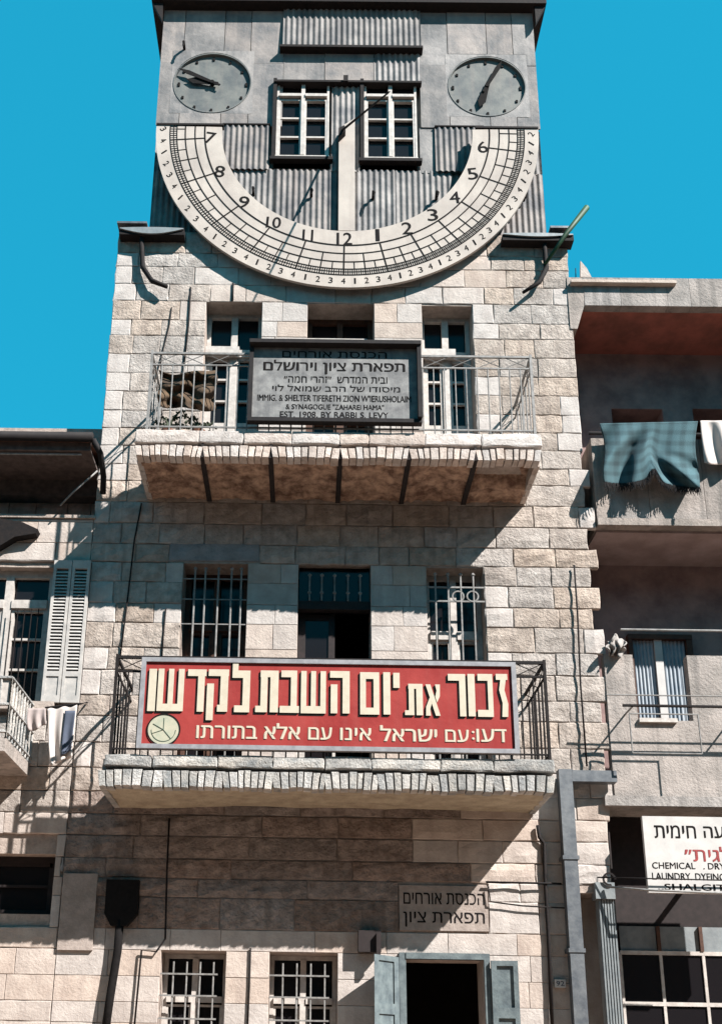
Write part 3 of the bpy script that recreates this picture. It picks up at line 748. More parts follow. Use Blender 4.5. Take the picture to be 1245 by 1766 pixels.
# ================================================================== signs
# framed signboard on the upper balcony
ys = -.985; x0, x1, z0, z1 = RX(429, 726, 596, 731, ys)
sg = thing('signboard', 'weathered grey signboard in a black frame with Hebrew and English lettering on the upper balcony', 'sign', ((x0+x1)/2, ys, z0))
m = M(); f = .045; m.box(x0, x1, ys-.11, ys, z1-f, z1); m.box(x0, x1, ys-.05, ys, z0, z0+f); m.box(x0, x0+f, ys-.05, ys, z0+f, z1-f); m.box(x1-f, x1, ys-.09, ys, z0+f, z1-f)
m.box(x0, x1, ys, ys+.03, z0, z1); m.build('frame', 'sign_iron', sg)
M().box(x0+f, x1-f, ys-.015, ys-.001, z0+f, z1-f).build('board', 'sign_face', sg)
def sgt(t, l, r, tp, bt, b, rtl=True, ctr=None):
    y = ys-.018; a = P(l, (tp+bt)/2, y); c = P(r, (tp+bt)/2, y); zt = P((l+r)/2, tp, y).z; zb = P((l+r)/2, bt, y).z
    text(t, a.x, c.x, zb, zt, y, 'paint_black', 'lettering', sg, bold=b, rtl=rtl)
sgt('הכנסת אורחים', 487, 667, 606, 617, .02)
sgt('תפארת ציון וירושלם', 455, 698, 621, 645, .035)
sgt('ובית המדרש  ״זהרי חמה״', 490, 668, 649, 660, .02)
sgt('מיסודו של הרב שמואל לוי', 470, 690, 664, 675, .02)
sgt('IMMIG. & SHELTER TIFERETH ZION W\'IERUSHOLAIM', 444, 709, 681, 692, .03, False)
sgt('& SYNAGOGUE "ZAHAREI HAMA"', 493, 662, 697, 706, .03, False)
sgt('EST. 1908. BY RABBI S. LEVY', 483, 670, 710, 720, .03, False)

# red board
yr = -1.01; x0, x1, z0, z1 = RX(240, 892, 1139, 1296, yr)
rb = thing('red_board', 'long red board with cream Hebrew letters hung on the lower balcony railing', 'sign', ((x0+x1)/2, yr, z0))
f = .045; m = M(); m.box(x0, x1, yr-.02, yr+.03, z1-f, z1); m.box(x0, x1, yr-.02, yr+.03, z0, z0+f); m.box(x0, x0+f, yr-.02, yr+.03, z0+f, z1-f); m.box(x1-f, x1, yr-.02, yr+.03, z0+f, z1-f); m.build('frame', 'frame_grey', rb)
M().box(x0+f, x1-f, yr, yr+.02, z0+f, z1-f).build('board', 'red_paint', rb)
# block letters: polygons in a unit cell (u right, v up)
t_ = .2
def bx(a, b, c, d): return [(a, c), (b, c), (b, d), (a, d)]
GL_ = {
 'vav': (1, [bx(0, 1, 0, 1)]),
 'shin': (1, [bx(0, .22, 0, 1), bx(.22, .78, 0, .17), bx(.4, .6, .17, 1), bx(.78, 1, 0, 1)]),
 'dalet': (1, [bx(0, 1, .84, 1), bx(.56, .92, 0, .84)]),
 'kof': (1, [bx(.05, 1, .84, 1), bx(.62, .98, 0, .84), bx(.5, .62, 0, .16), bx(0, .32, -.2, .66)]),
 'lamed': (1, [bx(0, 1, .82, 1), bx(.6, 1, .0, .82), bx(.15, .6, 0, .16), bx(0, .32, 1, 1.24)]),
 'tav': (1, [bx(.2, 1, .84, 1), bx(.64, 1, 0, .84), bx(.22, .52, 0.15, .84), bx(0, .52, 0, .15)]),
 'bet': (1, [bx(.05, .88, .84, 1), bx(.56, .88, .16, .84), bx(0, 1, 0, .16)]),
 'he': (1, [bx(0, 1, .84, 1), bx(.64, 1, 0, .84), bx(.04, .38, 0, .68)]),
 'mem': (1, [bx(0, 1, .84, 1), bx(.7, 1, .16, .84), bx(0, 1, 0, .16), bx(0, .3, .16, .84)]),
 'yod': (1, [bx(0, 1, 0, 1)]),
 'alef': (1, [[(0, 1), (.34, 1), (1, 0), (.68, 0)], [(.66, 1), (1, 1), (.98, .62), (.78, .42), (.66, .6), (.76, .8)], [(0, 0), (.34, 0), (.30, .22), (.42, .40), (.28, .58), (.02, .28)]]),
 'resh': (1, [bx(0, 1, .84, 1), bx(.64, 1, 0, .84)]),
 'kaf': (1, [bx(.05, 1, .84, 1), bx(.68, 1, .16, .84), bx(0, 1, 0, .16)]),
 'zayin': (1, [bx(.0, 1, .86, 1), [(.38, .86), (.86, .86), (.7, .62), (.98, .3), (.92, 0), (.42, 0), (.5, .32), (.24, .62)]]),
}
LET = [('vav', 256, 269, 1154, 1227), ('shin', 272, 317, 1154, 1227), ('dalet', 323, 355, 1155, 1228), ('kof', 357, 394, 1155, 1228), ('lamed', 400, 431, 1157, 1229),
       ('tav', 441, 480, 1157, 1229), ('bet', 483, 516, 1157, 1230), ('shin', 519, 562, 1158, 1231), ('he', 569, 603, 1158, 1231), ('mem', 621, 654, 1160, 1233), ('vav', 661, 673, 1160, 1233),
       ('yod', 678, 689, 1161, 1187), ('tav', 698, 729, 1180, 1234), ('alef', 734, 759, 1181, 1235), ('resh', 773, 803, 1163, 1236), ('vav', 807, 819, 1163, 1236), ('kaf', 823, 850, 1163, 1237), ('zayin', 856, 876, 1163, 1237)]
for nm, l, r, tp, bt in LET:
    y = yr-.006; a, b, c, d = RX(l, r, tp, bt, y)
    for dx, dz, yy, mt_, nn in ((-.020, -.022, yr-.003, 'paint_black', 'letter_shade'), (0, 0, y, 'cream', 'letter')):
        s = M()
        for poly in GL_[nm][1]:
            pp = [(a+(b-a)*u+dx, c+(d-c)*v+dz) for u, v in poly]
            if nn == 'letter': s.prism(pp, yy-.006, yy)
            else: s.f.append(tuple(range(len(s.v), len(s.v)+len(pp)))); s.v += [(q[0], yy, q[1]) for q in pp]
        s.build(nn, mt_, rb)
def rt_(t, l, r, tp, bt):
    y = yr-.006; a, b, c, d = RX(l, r, tp, bt, y); text(t, a, b, c, d, y, 'cream', 'lettering', rb, bold=.035, rtl=True)
rt_('דעו', 822, 873, 1258, 1280); rt_(':', 814, 818, 1261, 1276); rt_('עם', 768, 808, 1259, 1280); rt_('ישראל', 656, 753, 1252, 1279); rt_('אינו', 587, 640, 1256, 1277); rt_('עם', 532, 572, 1255, 1276); rt_('אלא', 456, 517, 1248, 1275); rt_('בתורתו', 339, 443, 1252, 1274)
p = P(282, 1259, yr-.006); r = .155
e = M().arcband(p.x, p.z, 0, r, 0, 6.28318, yr-.006, yr-.0005, 40).build('emblem', 'cream_face', rb)
M().arcband(p.x, p.z, r-.004, r+.010, 0, 6.28318, yr-.009, None, 40).build('emblem_outline', 'paint_black', e)
s = M()
for a in (-50, 90, 150, 200): s.tube([(p.x, yr-.008, p.z), (p.x+.12*math.cos(math.radians(a)), yr-.008, p.z+.12*math.sin(math.radians(a)))], .0035, 4)
s.arcband(p.x, p.z, r*.74, r*.78, math.pi, 2*math.pi, yr-.009, None, 30); s.build('emblem_print', 'green_print', e)

# plaque over the street door, house number
x0, x1, z0, z1 = PL
pq = thing('door_plaque', 'pale stone plaque with black Hebrew lettering above the street door', 'sign', ((x0+x1)/2, -.02, z0))
M().box(x0+.004, x1-.004, -.012, .034, z0+.004, z1-.004).build('board', 'plaque', pq)
for t, l, r, tp, bt in (('הכנסת אורחים', 696, 835, 1541, 1561), ('תפארת ציון', 696, 836, 1574, 1600)):
    a, b, c, d = RX(l, r, tp, bt, -.014); text(t, a, b, c, d, -.0145, 'paint_black', 'lettering', pq, bold=.02, rtl=True)
a, b, c, d = RX(957, 976, 1690, 1704, -.05)
nb = thing('number_plate', 'small white house number plate at the right corner beside the drainpipe', 'number plate', ((a+b)/2, -.03, c))
M().box(a, b, -.04, -.012, c, d).build('plate', 'white_enamel', nb); text('92', a+.015, b-.015, c+.015, d-.015, -.0425, 'blue_cloth', 'lettering', nb, bold=.02)

# ================================================================== pipes, cables, small things on the facade
def line(name, pts, Y, r, m_, label, cat, group=None, n=8):
    q = []
    for p in pts:
        yy = p[2] if len(p) > 2 else Y; q.append(tuple(P(p[0], p[1], yy)))
    o = M().tube(q, r, n).build(name, m_, smooth=True); return tag(o, label, cat, group or {'cable': 'cables on the fronts', 'spout': 'rain spouts under the ledges'}.get(cat))
def rpipe(m, x0, x1, y0, y1, z0, z1): m.box(x0, x1, y0, y1, z0, z1)
# grey drainpipe on the right
xa_, xb_ = P(967, 1400, -.15).x, P(990, 1400, -.15).x; zt_ = P(1000, 1328, -.15).z
dp = thing('drainpipe', 'large grey square drainpipe with a bent arm at the right corner of the building', 'drainpipe', (xa_, -.1, 0))
m = M(); m.box(xa_, xb_, -.17, -.05, .05, zt_-.0); m.build('downpipe', 'zinc', dp)
m = M(); x2 = P(1062, 1330, -.15).x; m.box(xb_+.001, x2, -.17, -.05, zt_-.13, zt_-.01); m.build('arm', 'zinc', dp)
for py in (1480, 1640):
    z = P(980, py, -.15).z; M().box(xa_-.015, xb_+.015, -.18, -.003, z-.02, z+.02).build('strap', 'zinc', dp)
line('spout', [(244, 404, -.08), (245, 436, -.07), (246, 460, -.07), (262, 484, -.09), (288, 494, -.11)], 0, [.03, .03, .034, .032, .026], 'iron', 'dark bent rain spout under the left ledge cover', 'spout')
line('spout', [(938, 410, -.08), (940, 440, -.07), (942, 462, -.07), (930, 486, -.09), (902, 504, -.12)], 0, [.03, .03, .034, .03, .02], 'iron', 'dark bent rain spout under the right ledge cover', 'spout')
line('gutter_rod', [(940, 455, -.10), (975, 404, -.17), (1012, 357, -.2)], 0, [.018, .03, .04], 'spout_green', 'slanting dark green rod sticking out past the right ledge', 'rod')
line('cable', [(296, 530), (292, 560), (272, 640), (268, 655)], -.015, .008, 'iron', 'thin dark cable left of the upper balcony, the one further left', 'cable')
line('cable', [(329, 495), (325, 560), (316, 640)], -.015, .011, 'iron', 'short thick dark cable running down to the upper railing beside the first window', 'cable')
line('cable', [(402, 488), (401, 518)], -.015, .012, 'iron', 'stub of dark cable ending over the upper left window', 'cable')
line('cable', [(244, 868), (232, 930), (218, 1050), (207, 1135)], -.03, .009, 'iron', 'dark cable down the left of the middle storey', 'cable')
line('cable', [(286, 1050), (282, 1090), (279, 1137)], -.02, .009, 'iron', 'dark cable beside the left barred window ending behind the red board', 'cable')
line('cable', [(990, 975), (996, 1060), (1001, 1180), (1012, 1322)], -.05, .010, 'iron', 'dark cable down the toothed right corner', 'cable')
line('cable', [(292, 1412), (288, 1500), (285, 1620), (270, 1642), (244, 1640), (232, 1768)], -.04, .010, 'iron', 'dark cable from the lower balcony past the black hood to the ground floor', 'cable')
line('cable', [(432, 1636), (430, 1700), (427, 1768)], -.02, .009, 'iron', 'dark cable between the two ground floor windows', 'cable')
line('cable', [(927, 1424), (930, 1445), (938, 1455), (940, 1520), (946, 1620), (952, 1768)], -.04, .019, 'iron', 'thick black conduit between the door and the drainpipe', 'cable')
line('cable', [(838, 1522), (930, 1524), (968, 1525)], -.06, .011, 'iron', 'horizontal black cable crossing right of the plaque, the upper one', 'cable')
line('cable', [(842, 1530), (846, 1556), (900, 1563), (975, 1567)], -.05, .008, 'iron', 'horizontal thin cable crossing right of the plaque, the lower one', 'cable')
# black hood and flue pipe on the left
x0, x1, z0, z1 = RX(182, 238, 1518, 1580, -.1)
hd = thing('flue', 'black sheet metal hood with a thick black flue pipe at the lower left', 'flue', (x0, -.1, 0))
m = M(); m.prism([(x0, z1), (x1, z1), (x1+.0, z0+.02), (x1-.1, z0-.1), (x0+.07, z0-.1), (x0, z0+.02)], -.11, -.003); m.build('hood', 'paint_black', hd)
pp = [tuple(P(*q)) for q in ((207, 1588, -.07), (203, 1640, -.08), (190, 1720, -.09), (180, 1790, -.09))]
M().tube(pp, .042, 12).build('pipe', 'paint_black', hd, smooth=True)
# small iron bracket left of the door
x0, x1, z0, z1 = RX(618, 657, 1606, 1643, -.1)
tag(M().box(x0, x1, -.13, -.003, z0, z1).box(x1-.05, x1-.01, -.18, -.13, z0-.04, z1-.03).build('lamp_box', 'dark_wood'), 'small dark box on the wall above the open left door leaf', 'lamp box')

# things on the upper balcony
def cloth(name, l, r, top, bot, Y, mt_, amp=.03, folds=4, nu=40, nv=24, warp=None, parent=None, thick=.012, edge=None):
    bm = bmesh.new(); uvl = bm.loops.layers.uv.new('UVMap'); g = {}
    for i in range(nu+1):
        u = i/nu
        for j in range(nv+1):
            v = j/nv; t_y = top(u) if callable(top) else top; b_y = bot(u) if callable(bot) else bot
            px = l+(r-l)*u; py = t_y+(b_y-t_y)*v
            y = Y-amp*(.25+v)*math.sin(folds*2*math.pi*u+1.3*math.sin(3*v))*.5
            if warp: dx, dy_, dd = warp(u, v); px += dx; py += dy_; y += dd
            g[i, j] = bm.verts.new(P(px, py, y))
    for i in range(nu):
        for j in range(nv):
            f_ = bm.faces.new((g[i, j], g[i, j+1], g[i+1, j+1], g[i+1, j])); f_.smooth = True
            for lp, (a, b) in zip(f_.loops, ((i, j), (i, j+1), (i+1, j+1), (i+1, j))): lp[uvl].uv = (a/nu, 1-b/nv)
    me = bpy.data.meshes.new(name); bm.to_mesh(me); bm.free(); me.materials.append(MATS[mt_])
    o = bpy.data.objects.new(name, me); COL.objects.link(o); ORG[o.name] = Vector((0, 0, 0))
    if parent: o.parent = parent; o.location = -ORG[parent.name]
    md = o.modifiers.new('thickness', 'SOLIDIFY'); md.thickness = thick
    return o
o = cloth('rug', 274, 372, lambda u: 639+5*math.sin(u*4), lambda u: 700+8*u+4*math.sin(9*u), -.80, 'rug', .09, 2.6, warp=lambda u, v: (3*math.sin(7*v), 3*math.sin(8*u+3*v), .05*math.sin(6*v+9*u)+.03*math.sin(17*v-4*u)))
tag(o, 'rumpled brown rug hung inside the upper balcony railing at the left', 'rug')
for px, lb in ((290, 'straggly potted plant at the left end of the upper balcony'), (343, 'straggly potted plant on the upper balcony nearer the signboard')):
    a = P(px, 742, -.72); t = thing('potted_plant', lb, 'plant', (a.x, -.72, 8.07), group='plants on the upper balcony')
    M().tube([(a.x, -.72, 8.071), (a.x, -.72, 8.2)], [.06, .085], 12).build('pot', 'terracotta', t)
    for k in range(7):
        an = random.uniform(0, 6.28); r_ = random.uniform(.1, .26); h_ = random.uniform(.1, .25); q = []
        for j in range(7):
            u = j/6; q.append((a.x+math.cos(an)*r_*u, -.72+math.sin(an)*.12*u, 8.19+h_*math.sin(u*2.6)*1.1+.03*math.sin(u*9)))
        M().tube(q, [.009]*6+[.004], 5).build('stem', 'leaf', t)
        lf = M()
        for j in range(2, 7):
            c = Vector(q[j])
            for _ in range(3):
                d = Vector((random.uniform(-1, 1), random.uniform(-.6, .6), random.uniform(-1, 1))).normalized()*.035; e_ = d.cross(Vector((0, 1, .3))).normalized()*.013
                lf.quad(c, c+d*.5+e_, c+d, c+d*.5-e_)
        lf.build('leaves', 'leaf', t)

# ================================================================== house on the left
lh = thing('house', 'lower stone house on the left with a dark eave, louvred shutter and barred corner window', 'building', (-5, 0, 0))
XH = -8.5
hw = RX(2, 90, 978, 1214); HW = (-4.35, P(84, 1090).x, P(40, 1214).z, P(40, 976).z)
gw = (-4.6, P(88, 1560).x, 3.0, 3.62)
m = M(); holed(m, XH, XL+.02, 0, 7.5, .035, .4, [HW, gw]); m.box(XH, XL+.02, .45, .6, 7.4, 9.0); m.box(XH, XL+.02, -.03, .45, 7.501, 7.54); m.box(XH, XL+.02, 6, 6.3, 0, 8.1); m.box(XH, XH+.3, .4, 6, 0, 8.1); m.build('wall', 'mortar', lh)
m = M(); m.box(XH+.3, XL, .4, 6, 0.01, .2); m.box(XH+.3, XL, .4, 6, 3.95, 4.15); m.box(XH+.3, XL, 2.6, 2.7, .2, 8); m.build('floor_slab', 'dark_room', lh)
def style2(x, z):
    if z > 6.9: return (.006, 'dressed_stone', .5, .9)
    return (.012, 'rock_stone', .4, .7) if z > 4 else (.006, 'dressed_stone', .5, .9)
masonry(lh, -5.4, XL-.002, 0, 7.5, [HW, gw, GL], style2, low=1.7)
m = M(); m.box(XH, -5.41, 0, .034, 0, 7.5); m.build('plaster', 'dressed_stone', lh)
for r_ in range(4):  # brick strip set back so this stretch of wall stays dark
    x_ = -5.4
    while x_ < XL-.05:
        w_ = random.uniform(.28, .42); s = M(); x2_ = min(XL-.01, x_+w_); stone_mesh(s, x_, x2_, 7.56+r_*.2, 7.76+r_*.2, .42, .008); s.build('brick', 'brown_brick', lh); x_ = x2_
s = M(); stone_mesh(s, GL[0], min(GL[1], XL-.003), GL[2], GL[3], 0, .02); s.build('stone', 'grey_stone', lh, label='smooth blue grey lintel slab at the lower left')
s = M(); x0, x1, z0, z1 = RX(105, 165, 1508, 1640); s.box(x0, x1, -.035, -.003, z0, z1); s.build('pilaster', 'plaque', lh)
ov = .42
M().box(XH, XL-.01, .22, .40, 7.93, 8.138).build('eave_beam', 'eave_wood', lh)
m = M(); m.box(XH-.2, XL-.01, -ov, .5, 8.14, 8.17); m.box(XH-.2, XL-.01, -ov, -ov+.02, 8.17, 8.27); m.build('eave', 'eave_wood', lh)
m = M(); m.prism([(0, 0)]*3, 0, 0) if False else None
rf = M(); rf.v += [(XH-.2, -ov-.02, 8.28), (XL-.01, -ov-.02, 8.28), (XL-.01, 3, 9.3), (XH-.2, 3, 9.3), (XH-.2, -ov-.02, 8.24), (XL-.01, -ov-.02, 8.24), (XL-.01, 3, 9.22), (XH-.2, 3, 9.22)]
rf.f += [(0, 1, 2, 3), (7, 6, 5, 4), (0, 4, 5, 1), (1, 5, 6, 2), (3, 2, 6, 7), (0, 3, 7, 4)]; rf.build('roof', 'terracotta', lh)
gt = M().tube([(XH-.2, -ov-.07, 8.27), (P(160, 755, -ov-.07).x, -ov-.07, 8.27)], .055, 10).build('gutter', 'sign_iron', lh, smooth=True)
a = P(168, 768, -.45); M().tube([(a.x-.05, -.47, 8.25), (a.x+.03, -.4, 8.12), (a.x+.02, -.1, 8.0), (a.x+.02, -.06, 7.8)], .035, 8).build('downspout', 'sign_iron', lh, smooth=True)
z = P(80, 786, -.35).z; M().tube([(XH, -.38, 8.11), (P(140, 787, -.38).x, -.38, 8.11)], .012, 6).build('eave_rail', 'iron_pale', lh)
o = casement(lh, HW, .14, rows=3, transom=HW[3]-.42, mull=.09, fr=.08, label='white framed window with dark panes at the left edge')
bars(o, [P(p, 1120, .02).x for p in (10, 22, 34, 46, 58)], HW[2]+.02, HW[3]-.5, .06, 'iron', .006, knob=False)
o = casement(lh, gw, .2, frame='dark_wood', rows=2, label='dark window at the lower left')
# louvred shutter: two leaves hinged together
p0 = P(83, 1090, -.05).x; p1 = P(147, 1090, -.05).x; z0 = P(105, 1213, -.05).z; z1 = P(125, 968, -.05).z
for k, (a, b) in enumerate(((p0, (p0+p1)/2-.004), ((p0+p1)/2+.004, p1))):
    m = M(); y0, y1 = -.075, -.04; e_ = .032
    m.box(a, a+e_, y0, y1, z0, z1); m.box(b-e_, b, y0, y1, z0, z1); m.box(a+e_, b-e_, y0, y1, z1-.10, z1)
    m.box(a+e_, b-e_, y0, y1, z0, z0+.08); m.box(a+e_, b-e_, y0, y1, z0+.30, z0+.36); m.box(a+e_, b-e_, y0+.012, y1, z0+.08, z0+.30)
    sh = m.build('shutter', 'blue_shutter', lh)
    n = 30
    for q in range(n):
        z = z0+.38+(z1-.12-z0-.38)*q/n; s = M(); s.v += [(a+e_, y0+.002, z), (b-e_, y0+.002, z), (b-e_, y1, z+.038), (a+e_, y1, z+.038), (a+e_, y0+.002, z+.008), (b-e_, y0+.002, z+.008), (b-e_, y1, z+.046), (a+e_, y1, z+.046)]
        s.f += [(0, 1, 2, 3), (7, 6, 5, 4), (0, 4, 5, 1), (2, 6, 7, 3)]; s.build('slat', 'blue_shutter', sh)
m = M(); m.box(p0, p1, -.03, -.003, z0-.0, z1); m.build('shutter_back', 'dark_wood', lh)
m = M(); m.box(HW[0], P(92, 1216, -.1).x, -.1, .13, HW[2]-.09, HW[2]-.002); m.build('window_sill', 'dressed_stone', lh)
# balcony of the house, seen at the left edge
bxr = -3.36; byF = -.95; bz = 4.58
b = M().box(XH, bxr, byF, -.003, bz-.14, bz).build('balcony', 'concrete', lh)
rl = M(); rz0, rz1 = bz+.06, bz+.62
for (xa1, ya1, xb1, yb1) in ((bxr-1.5, byF, bxr, byF), (bxr, byF, bxr, -.01)):
    n = max(3, round(math.hypot(xb1-xa1, yb1-ya1)/.1))
    for k in range(n+1):
        u = k/n; x, y = xa1+(xb1-xa1)*u, ya1+(yb1-ya1)*u; M().tube([(x, y, bz), (x, y, rz1)], .011, 6).build('baluster', 'edge_stone_grey', b)
    for z in (rz0, rz1, rz0+.28): rl.tube([(xa1, ya1, z), (xb1, yb1, z)], .018, 6)
rl.build('rail', 'edge_stone_grey', b)
m = M(); m.box(bxr-1.5, bxr-.0, byF+.012, byF+.02, rz0+.28, rz1); m.box(bxr-.02, bxr-.012, byF+.02, -.02, rz0+.28, rz1); m.build('railing_panel', 'white_wood', b)
# washing on the left
o = cloth('flag', 81, 133, lambda u: 1222-6*u, lambda u: 1322-16*u, -.25, 'white_cloth', .05, 2.2, 24, 20, warp=lambda u, v: (-8*v*(1-u)*0+14*v*(0.3-u), 0, 0))
fl = tag(o, 'white flag with a blue band drooping beside the shutter', 'flag')
M().tube([P(78, 1221, -.25), P(140, 1214, -.25), P(150, 1212, -.02)], .012, 6).build('flag_pole', 'iron', fl)
fb = cloth('blue_band', 112, 130, 1226, lambda u: 1304-8*u, -.275, 'blue_cloth', .03, 1, 8, 14, warp=lambda u, v: (-8*v, 0, 0), parent=fl, thick=.004)
o = cloth('shirt', 46, 78, 1222, lambda u: 1256+5*math.sin(5*u), -.3, 'pink_cloth', .04, 2, 14, 10); tag(o, 'small pinkish shirt hanging beside the white flag', 'shirt')
# solid dark wedge added in place of an unidentified dark shape
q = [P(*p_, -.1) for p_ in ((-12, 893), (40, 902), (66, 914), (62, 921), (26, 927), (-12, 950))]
tag(M().prism([(v.x, v.z) for v in q], -.12, -.003).build('dark_wedge', 'iron'), 'small dark wedge on the pale band at the left edge', 'hood')
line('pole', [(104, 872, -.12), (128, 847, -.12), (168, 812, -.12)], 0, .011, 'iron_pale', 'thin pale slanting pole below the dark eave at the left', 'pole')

# ================================================================== apartment building on the right
ap = thing('apartment_building', 'grey concrete apartment block on the right with deep shaded balconies above a shop', 'building', (5, 0, 0))
YB = -.02; YK = .95; X2 = 10.
rx0 = P(1024, 830, YB).x
z_rt = P(1120, 479, YB).z; z_rb = P(1120, 527, YB).z
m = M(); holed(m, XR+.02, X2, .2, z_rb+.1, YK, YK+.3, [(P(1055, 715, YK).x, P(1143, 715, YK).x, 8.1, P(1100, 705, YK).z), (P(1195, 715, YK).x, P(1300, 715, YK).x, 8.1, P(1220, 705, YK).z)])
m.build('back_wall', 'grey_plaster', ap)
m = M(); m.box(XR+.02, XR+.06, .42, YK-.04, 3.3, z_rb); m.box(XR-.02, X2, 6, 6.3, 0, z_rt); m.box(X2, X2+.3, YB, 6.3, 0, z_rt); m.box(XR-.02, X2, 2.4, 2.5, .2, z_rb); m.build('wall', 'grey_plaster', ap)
M().box(XR-.02, X2, YK+.3, 6, z_rb+.1, z_rb+.3).build('roof', 'concrete', ap)
# roof fascia panels
xs = [P(p, 505, YB).x for p in (1007, 1070, 1150, 1190, 1300, 1420)]
for k, (a, b) in enumerate(zip(xs, xs[1:])):
    M().box(a+.002, b-.002, YB, YB+.12, z_rb, z_rt-(.0 if k < 2 else .0)).build('fascia_panel', 'concrete', ap)
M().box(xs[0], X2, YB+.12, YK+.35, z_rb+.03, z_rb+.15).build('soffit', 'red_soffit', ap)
z = P(1080, 481, YB-.1).z; M().box(P(986, 481, YB-.1).x, P(1168, 481, YB-.1).x, YB-.07, .3, z-.02, z+.02).build('coping', 'dressed_stone', ap)
# sunlit piece of wall, its slanted edge shaped after the shade line
m = M(); zq = P(1000, 566, YB).z; m.prism([(XR-.04, zq), (P(996, 566, YB).x, zq), (P(1008, 530, YB).x, z_rb), (P(1008, 485, YB).x, z_rt), (XR-.04, z_rt)], YB+.004, YB+.2); m.build('lit_wall_piece', 'concrete', ap)
def front(pxl, tp, bt, sill, names=('parapet_panel',), seams=(), Yf=YB, mt_='concrete'):
    z1 = P(1140, tp, Yf).z; z0 = P(1140, bt, Yf).z; x0 = P(pxl, (tp+bt)/2, Yf).x
    xs = [x0]+[P(s_, (tp+bt)/2, Yf).x for s_ in seams]+[X2]
    for a, b in zip(xs, xs[1:]): M().box(a+.003, b-.003, Yf, Yf+.1, z0, z1).build('parapet_panel', mt_, ap)
    return x0, z0, z1
x0, z0, z1 = front(1024, 757, 896, 0, seams=(1047, 1116, 1212))
M().box(x0, X2, YB-.03, YK, z0-.09, z0-.004).build('balcony_slab', 'concrete', ap)
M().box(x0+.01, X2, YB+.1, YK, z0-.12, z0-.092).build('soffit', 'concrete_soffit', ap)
M().box(x0, x0+.1, YB+.102, YK, z0, z1).build('parapet_panel', 'concrete', ap)
M().tube([(x0, YB+.05, z1+.10), (X2, YB+.05, z1+.10)], .02, 8).build('hand_rail', 'sign_iron', ap)
zb2 = z1+.10
# bay with the window on the next floor
Yw = YB+.0
x0 = P(1049, 1230, Yw).x; zt3 = P(1140, 1375, Yw).z; zw1 = P(1140, 1130, Yw).z
wn = (P(1094, 1170, Yw).x, P(1188, 1170, Yw).x, P(1140, 1243, Yw).z, zw1+.2)
m = M(); holed(m, x0, X2, zt3, zw1, Yw, Yw+.12, [wn]); m.build('bay_wall', 'concrete', ap, label='grey concrete bay wall round the curtained window')
M().box(x0-.12, X2, Yw-.05, YK, zt3-.11, zt3-.004).build('balcony_slab', 'concrete', ap)
YW = .90
wb = P(1140, 1106, YW).z; wl, wr = P(1086, 1170, YW).x, P(1197, 1170, YW).x; wz0 = P(1140, 1275, YW).z; xc_ = P(1139, 1170, YW).x
m = M(); m.box(wl, wl+.05, YW-.06, YW+.02, wz0, wb); m.box(wr-.07, wr, YW-.06, YW+.02, wz0, wb); m.box(wl, wr, YW-.07, YW+.02, wb, wb+.06)
wo_ = m.build('window', 'brown_wood', ap, label='brown framed window with blue curtains')
M().box(xc_-.05, xc_+.04, YW-.04, YW+.01, wz0, wb).build('centre_stile', 'white_enamel', wo_)
for a, b in ((wl+.05, xc_-.05), (xc_+.04, wr-.07)):
    s = M(); n = 24
    for k in range(n+1):
        x = a+(b-a)*k/n; y = YW+.012*math.sin(k*1.6); s.v += [(x, y, wz0), (x, y, wb)]
    for k in range(n): s.f.append((2*k, 2*k+2, 2*k+3, 2*k+1))
    s.build('curtain', 'curtain', wo_, smooth=True)
M().box(wn[0]+.003, P(1166, 1240, Yw).x, Yw-.04, .1, wn[2]-.03, wn[2]+.015).build('sill', 'white_wood', wo_)
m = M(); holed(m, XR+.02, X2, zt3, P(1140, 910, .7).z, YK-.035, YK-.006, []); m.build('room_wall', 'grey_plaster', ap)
m = M()
for py in (1087,):
    z = P(1140, py, YB).z; m.tube([(P(1070, py, YB).x, YB, z), (X2, YB, z)], .014, 8)
m.build('hand_rail', 'iron_pale', ap)
# clothes frame in front of the bay
cf = thing('drying_rack', 'thin pale metal drying rack frame fixed in front of the grey bay', 'drying rack', (P(1100, 1210, -.3).x, -.3, 4.6))
y = -.32; a, b, c, d = RX(1088, 1207, 1232, 1300, y)
m = M()
for q in (((a, c), (b, c)), ((b, c), (b, d)), ((b, d), (a, d)), ((a, d), (a, c))): m.tube([(q[0][0], y, q[0][1]), (q[1][0], y, q[1][1])], .008, 6)
m.build('frame', 'iron_pale', cf)
m = M(); z_ = P(1150, 1218, y).z; m.tube([(P(1074, 1221, y).x, y, z_), (5.4, y, z_)], .016, 6); m.build('rail', 'iron', cf)
m = M(); z_ = P(1150, 1200, y).z; m.tube([(P(1046, 1201, y).x, y, z_), (5.4, y, z_)], .008, 6)
for xx in (a+.05, b+.5): m.tube([(xx, y, P(1150, 1218, y).z), (xx, YB, P(1150, 1218, y).z)], .01, 6)
m.build('arm', 'iron_pale', cf)
